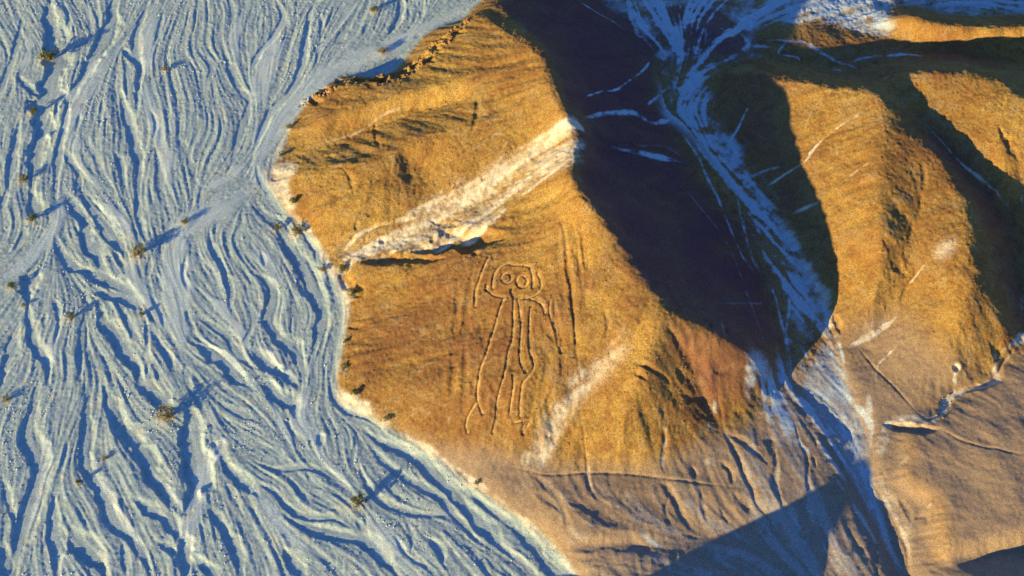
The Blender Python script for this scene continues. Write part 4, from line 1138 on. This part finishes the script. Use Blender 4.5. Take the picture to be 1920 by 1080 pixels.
# which face belongs to which landform
lab = np.zeros((LY, LX), int)
main_hill = land(*np.array([(889, 10), (960, -10), (1110, -10), (1150, 28), (1178, 62), (1210, 80), (1240, 122), (1246, 212), (1292, 302), (1342, 382), (1392, 452),
                            (1422, 522), (1454, 592), (1468, 652), (1458, 702), (1436, 746), (1396, 802), (1346, 842), (1300, 869), (1240, 883), (1150, 881),
                            (1060, 886), (990, 876), (930, 859), (870, 846), (790, 823), (720, 791), (640, 752), (560, 640), (470, 400), (470, 300), (560, 140), (700, 100)], float).T)
right_hill = land(*np.array([(1345, 134), (1400, 120), (1560, 130), (1655, 152), (1692, 190), (1740, 245), (1790, 305), (1850, 365), (1895, 430), (1914, 530), (1920, 640), (1893, 680),
                             (1858, 710), (1800, 740), (1765, 767), (1700, 790), (1640, 780), (1605, 737), (1585, 682), (1566, 616), (1545, 560), (1512, 485), (1478, 415), (1432, 335), (1378, 270), (1345, 200)], float).T)
far_hill = land(*np.array([(1655, 150), (1700, 112), (1760, 108), (1860, 120), (1925, 152), (2000, 190), (2150, 200), (2150, 560), (1922, 630), (1914, 530), (1895, 430), (1850, 365), (1790, 305), (1740, 245), (1692, 190)], float).T)
crest_hill = land(*np.array([(1440, 40), (1540, 46), (1640, 12), (1700, 8), (1780, 28), (1925, 30), (2150, 10), (2150, 140), (2000, 190), (1925, 150), (1860, 118), (1760, 106), (1680, 108), (1608, 136), (1560, 108), (1500, 78), (1440, 82)], float).T)
small_hill = land(*np.array([(1250, 95), (1290, 122), (1340, 125), (1385, 112), (1402, 85), (1372, 42), (1305, 12), (1240, 28), (1235, 60)], float).T)
bench = land(*np.array([(640, 752), (720, 791), (790, 823), (870, 846), (930, 859), (990, 876), (1060, 886), (1150, 881), (1240, 883), (1300, 869), (1346, 842), (1396, 802), (1436, 746),
                        (1458, 702), (1500, 735), (1550, 830), (1582, 890), (1620, 963), (1660, 1045), (1700, 1130), (1480, 1130), (1430, 1058), (1370, 1042), (1300, 1038), (1160, 1040), (1095, 1050), (1110, 1200), (900, 1200), (560, 800)], float).T)
plateau = land(*np.array([(1610, 752), (1640, 780), (1700, 790), (1765, 767), (1800, 740), (1858, 710), (1893, 680), (1925, 630), (2200, 600), (2200, 1028), (1930, 1040), (1862, 1040),
                          (1800, 1050), (1742, 1062), (1740, 1140), (1720, 1080), (1700, 1010), (1665, 935), (1645, 862), (1640, 800)], float).T)
south_hill = np.vstack([land(*np.array([(1095, 1050), (1160, 1040), (1300, 1038), (1430, 1058), (1480, 1090)], float).T), [[PK[0] + 40, -110], [-66, -112], [-62, -80], [-44, -68], [-22, -65.5], [-2, -64], [9, -62.5]]])
corner_hill = np.vstack([land(*np.array([(1742, 1062), (1800, 1050), (1862, 1040), (1930, 1040), (2200, 1028)], float).T), [[160, -120], [at(1742, 1062, 2)[0], -120]]])
fx = XX + .0; fy = YY + .0
names = ['wash', 'gravel_plain', 'hill', 'hill', 'hill', 'hill', 'hill', 'terrace', 'terrace', 'hill', 'hill']
for i, poly in enumerate([main_hill, right_hill, far_hill, crest_hill, small_hill, bench, plateau, south_hill, corner_hill]):
    lab[(lab == 0) & inside(poly, fx, fy)] = i + 2
lab[inside(plain_poly, fx, fy)] = 1
far_out = dout > 60
lab[far_out & (east > .5)] = 0
lab[far_out & (east <= .5)] = 1
face_lab = lab[:-1, :-1]


def set_attr(me, name, arr):
    a = me.attributes.new(name, 'FLOAT_COLOR', 'POINT')
    a.data.foreach_set('color', arr.astype(np.float32).ravel())


flatP = np.stack([XX, YY, HH], -1).reshape(-1, 3)
flatC = COV.reshape(-1, 4); flatT = TON.reshape(-1, 4); flatS = SHADE.ravel()
q = np.stack([ids[:-1, :-1], ids[:-1, 1:], ids[1:, 1:], ids[1:, :-1]], -1)
for v, nm in enumerate(names):
    f = q[face_lab == v]
    if not len(f):
        continue
    used, inv = np.unique(f.ravel(), return_inverse=True)
    me = bpy.data.meshes.new(nm)
    me.vertices.add(len(used)); me.vertices.foreach_set('co', flatP[used].astype(np.float32).ravel())
    me.loops.add(len(inv)); me.loops.foreach_set('vertex_index', inv.astype(np.int32))
    me.polygons.add(len(f)); me.polygons.foreach_set('loop_start', np.arange(0, 4 * len(f), 4, dtype=np.int32))
    me.polygons.foreach_set('loop_total', np.full(len(f), 4, np.int32))
    me.update(calc_edges=True)
    me.polygons.foreach_set('use_smooth', np.ones(len(f), bool))
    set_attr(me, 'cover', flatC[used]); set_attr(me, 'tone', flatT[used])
    av = me.attributes.new('shade_tint', 'FLOAT', 'POINT'); av.data.foreach_set('value', flatS[used].astype(np.float32))
    me.materials.append(tm)
    o = bpy.data.objects.new(nm, me)
    COL.objects.link(o)
    o['kind'] = 'structure'


def ground(x, y):
    return bil(H, np.asarray(x, float), np.asarray(y, float))


def mesh_obj(name, verts, faces, m, parent=None, smooth=False):
    me = bpy.data.meshes.new(name)
    me.from_pydata([tuple(map(float, v)) for v in verts], [], [tuple(map(int, f)) for f in faces])
    if smooth:
        me.polygons.foreach_set('use_smooth', [True] * len(me.polygons))
    me.materials.append(m)
    o = bpy.data.objects.new(name, me)
    COL.objects.link(o)
    if parent is not None:
        o.parent = parent
    return o


def empty(name, loc):
    o = bpy.data.objects.new(name, None)
    o.location = loc
    o.empty_display_size = .5
    COL.objects.link(o)
    return o


# ------------------------------------------------------------------ the swept figure on the slope
swept = plain_mat('swept_ground', (.46, .29, .11), (.38, .21, .065), 1.6)
heap = plain_mat('heaped_stones', (.30, .14, .035), (.19, .08, .022), 2.4)
cen = land(np.array([970.]), np.array([650.]))[0]
ZC = float(ground(*cen))
fig = empty('geoglyph', (cen[0], cen[1], ZC))
fig['label'] = 'giant swept figure with ring eyes and one raised arm on the ochre slope'
fig['category'] = 'geoglyph'


def ribbon(name, P, hw, lift, m, parent, org, prof=(0, .25, .35, .25, 0)):
    t = np.gradient(P, axis=0); t /= np.linalg.norm(t, axis=1)[:, None] + 1e-9
    nrm = np.stack([-t[:, 1], t[:, 0]], 1)
    V = []; F = []
    k = np.linspace(-1, 1, len(prof))
    for i, p in enumerate(P):
        w = hw * (1 + .18 * math.sin(i * 1.7) + .12 * math.sin(i * .61 + 2))
        for a, pr in zip(k, prof):
            x, y = p + nrm[i] * a * w
            V.append((x - org[0], y - org[1], float(ground(x, y)) + (lift if pr > 0 else -.05) - org[2]))
        if i:
            b = i * len(prof)
            for j in range(len(prof) - 1):
                F.append((b + j - len(prof), b + j - len(prof) + 1, b + j + 1, b + j))
    return mesh_obj(name, V, F, m, parent, True)


ORG = (cen[0], cen[1], ZC)
for kind_, hw, P in fig_runs:
    ribbon(kind_, P, hw * 1.0, .014, swept, fig, ORG)

# ------------------------------------------------------------------ stones
def rock_shape(seed, sub=0):
    rr = np.random.default_rng(seed)
    v = np.array([(1, 0, 0), (-1, 0, 0), (0, 1, 0), (0, -1, 0), (0, 0, 1), (0, 0, -1)], float)
    f = [(0, 2, 4), (2, 1, 4), (1, 3, 4), (3, 0, 4), (2, 0, 5), (1, 2, 5), (3, 1, 5), (0, 3, 5)]
    for _ in range(sub):
        mid_ = {}; nf = []; vl = list(v)
        def m_(a, b):
            key = (min(a, b), max(a, b))
            if key not in mid_:
                vl.append((vl[a] + vl[b]) / 2); mid_[key] = len(vl) - 1
            return mid_[key]
        for a, b, c_ in f:
            ab, bc, ca = m_(a, b), m_(b, c_), m_(c_, a)
            nf += [(a, ab, ca), (b, bc, ab), (c_, ca, bc), (ab, bc, ca)]
        v = np.array(vl); v /= np.linalg.norm(v, axis=1)[:, None]; f = nf
    v = v * rr.uniform(.7, 1.2, (len(v), 1)) * np.array([1, rr.uniform(.7, 1), rr.uniform(.5, .8)])
    return v, np.array(f)


def scatter(name, pts, size, m, parent=None, org=(0, 0, 0), seed=1):
    rr = np.random.default_rng(seed)
    Vs = []; Fs = []; off = 0
    k = 10
    grp = rr.integers(0, k, len(pts))
    for gi in range(k):
        v, f = rock_shape(seed * 31 + gi)
        sel = np.nonzero(grp == gi)[0]
        if not len(sel):
            continue
        a = rr.uniform(0, 6.28, len(sel)); sc = size[sel]
        ca, sa = np.cos(a)[:, None], np.sin(a)[:, None]
        x = (v[:, 0] * ca - v[:, 1] * sa) * sc[:, None] + pts[sel, 0][:, None]
        y = (v[:, 0] * sa + v[:, 1] * ca) * sc[:, None] + pts[sel, 1][:, None]
        z = v[:, 2] * sc[:, None] + (ground(pts[sel, 0], pts[sel, 1]) + .15 * sc)[:, None]
        Vs.append(np.stack([x, y, z], -1).reshape(-1, 3) - np.array(org))
        Fs.append((f[None] + (np.arange(len(sel)) * len(v))[:, None, None] + off).reshape(-1, 3))
        off += len(sel) * len(v)
    V = np.vstack(Vs); F = np.vstack(Fs)
    me = bpy.data.meshes.new(name)
    me.vertices.add(len(V)); me.vertices.foreach_set('co', V.astype(np.float32).ravel())
    me.loops.add(F.size); me.loops.foreach_set('vertex_index', F.astype(np.int32).ravel())
    me.polygons.add(len(F)); me.polygons.foreach_set('loop_start', np.arange(0, F.size, 3, dtype=np.int32))
    me.polygons.foreach_set('loop_total', np.full(len(F), 3, np.int32))
    me.update(calc_edges=True)
    me.materials.append(m)
    o = bpy.data.objects.new(name, me); COL.objects.link(o)
    o['kind'] = 'stuff'
    if parent is not None:
        o.parent = parent
    return o


stone_g = plain_mat('grey_stone', (.34, .37, .35), (.52, .54, .50), .8)
stone_o = plain_mat('ochre_stone', (.24, .12, .04), (.36, .20, .07), .6)

# stones heaped along the figure's lines
hp = []
for kind_, hw, P in fig_runs:
    for sgn in (1, -1):
        for p0, p1 in zip(P[:-1], P[1:]):
            t = (p1 - p0) / (np.linalg.norm(p1 - p0) + 1e-9)
            for _ in range(2):
                q_ = p0 + (p1 - p0) * rng.random() + np.array([-t[1], t[0]]) * sgn * hw * rng.uniform(1.1, 1.9)
                hp.append(q_)
hp = np.array(hp)
scatter('border_stones', hp, rng.uniform(.05, .12, len(hp)), heap, fig, ORG, 3)

N = 90000
vcut = shade_m
px_ = rng.uniform(X0 + 2, X1 - 2, N); py_ = rng.uniform(-70, 86, N)
isl = bil(island * plain_s, px_, py_); cl = bil(noise(9, 71, octaves=2), px_, py_)
keep = (isl > .6) & (rng.random(N) < np.clip(.25 + .3 * cl, .03, .8))
gp = np.stack([px_[keep], py_[keep]], 1)[:32000]
scatter('gravel', gp, .06 + .19 * rng.random(len(gp)) ** 3, stone_g, seed=5)['label'] = 'grey stones strewn over the gravel bars'
hk = (bil(hill_m * (1 - beige) * (1 - pale), px_, py_) > .7) & (bil(shade_m, px_, py_) < .25) & (rng.random(N) < np.clip(.15 + .2 * cl, .02, .7))
hpnt = np.stack([px_[hk], py_[hk]], 1)[:12000]
scatter('hill_stones', hpnt, .05 + .17 * rng.random(len(hpnt)) ** 3, stone_o, seed=7)['label'] = 'brown stones strewn over the ochre slopes'
# crumbled edge of the upper lobe
rk = (bil(rim, px_, py_) > .4)
rp = np.stack([px_[rk], py_[rk]], 1)[:700]
scatter('rim_rubble', rp, rng.uniform(.12, .5, len(rp)), stone_o, seed=9)['label'] = 'broken rock along the north-west rim'

# single boulders by the white gully bend on the right
BOULD = [(1756, 778, 6, 'grey boulder at the left end of the boulder row in the white gully bend'),
         (1764, 767, 5, 'small rounded boulder second in the row of the white gully bend'),
         (1771, 757, 7, 'largest dark boulder halfway up the white gully bend'),
         (1768, 745, 5, 'upright boulder above the largest one in the white gully bend'),
         (1779, 738, 6, 'flat boulder at the top of the white gully bend'),
         (1784, 752, 5, 'pale boulder on the sand inside the gully bend'),
         (1776, 768, 5, 'brown boulder at the foot of the white gully bend'),
         (1768, 784, 5, 'lone boulder beside the shaded channel under the gully bend')]
bst = plain_mat('boulder_stone', (.20, .15, .10), (.30, .24, .17), 1.5)
for i, (bx, by, br, lb) in enumerate(BOULD):
    p = land(np.array([float(bx)]), np.array([float(by)]))[0]
    s_ = br * mpp(p) * .45
    v, f = rock_shape(100 + i, 2)
    o = mesh_obj('boulder', v * s_, f, bst)
    o.location = (p[0], p[1], float(ground(*p)) + .25 * s_)
    o['label'] = lb; o['category'] = 'boulder'; o['group'] = 'boulders in the white gully bend'

# ------------------------------------------------------------------ shrubs
leaf_mats = [plain_mat('leaf_olive', (.085, .09, .022), (.17, .15, .04), 1.2), plain_mat('leaf_straw', (.24, .19, .07), (.15, .12, .04), 1.2)]
wood = plain_mat('grey_wood', (.12, .09, .06), (.18, .14, .10), 3)


def leaf_crown(seed, n):
    rr = np.random.default_rng(seed)
    cl_ = [(rr.uniform(-.62, .62), rr.uniform(-.62, .62), rr.uniform(.35, 1.05), rr.uniform(.22, .46)) for _ in range(11)]
    V = []; F = []
    for i in range(n):
        cx_, cy_, cz_, cr_ = cl_[rr.integers(len(cl_))]
        d = rr.normal(size=3); d /= np.linalg.norm(d); q_ = rr.random() ** .45 * cr_
        c0 = np.array([cx_, cy_, cz_]) + d * q_ * np.array([1, 1, .8])
        c0[2] = max(c0[2], .06)
        a = rr.normal(size=3); a /= np.linalg.norm(a)
        b = np.cross(a, rr.normal(size=3)); b /= np.linalg.norm(b)
        s_ = rr.uniform(.035, .085)
        k0 = len(V)
        V += [c0 - a * s_ * 1.5, c0 + b * s_ * .6, c0 + a * s_ * 1.5, c0 - b * s_ * .6]
        F.append((k0, k0 + 1, k0 + 2, k0 + 3))
    return V, F, cl_


def tube(V, F, a, b, ra, rb, n=5):
    a = np.array(a, float); b = np.array(b, float)
    d = (b - a) / (np.linalg.norm(b - a) + 1e-9)
    u = np.cross(d, (0.3, .5, .81)); u /= np.linalg.norm(u); w = np.cross(d, u)
    k0 = len(V)
    for c0, r0 in ((a, ra), (b, rb)):
        for i in range(n):
            t = 2 * math.pi * i / n
            V.append(c0 + (u * math.cos(t) + w * math.sin(t)) * r0)
    for i in range(n):
        F.append((k0 + i, k0 + (i + 1) % n, k0 + n + (i + 1) % n, k0 + n + i))


variants = []
for k in range(4):
    V, F, cl_ = leaf_crown(200 + k, 650)
    me1 = bpy.data.meshes.new('crown'); me1.from_pydata([tuple(v) for v in V], [], F)
    me1.materials.append(leaf_mats[k % 2])
    V2 = []; F2 = []
    for cx_, cy_, cz_, cr_ in cl_[:7]:
        mid0 = (cx_ * .45, cy_ * .45, cz_ * .5)
        tube(V2, F2, (cx_ * .05, cy_ * .05, -.1), mid0, .06, .04)
        tube(V2, F2, mid0, (cx_, cy_, cz_), .04, .012)
    me2 = bpy.data.meshes.new('stems'); me2.from_pydata([tuple(v) for v in V2], [], F2)
    me2.materials.append(wood)
    variants.append((me1, me2))
for i, (sx, sy, sr, lb) in enumerate(SHRUBS):
    p = land(np.array([float(sx)]), np.array([float(sy)]))[0]
    r0 = sr * mpp(p) * 1.2
    t = empty('shrub', (p[0], p[1], float(ground(*p)) - .05))
    t.rotation_euler = (0, 0, i * 1.9)
    t.scale = (r0, r0, r0 * .85)
    t['label'] = lb; t['category'] = 'shrub'; t['group'] = 'desert shrubs along the channels and the hill foot'
    m1, m2 = variants[i % 4]
    for nm, me in (('crown', m1), ('stems', m2)):
        c0 = bpy.data.objects.new(nm, me); COL.objects.link(c0); c0.parent = t
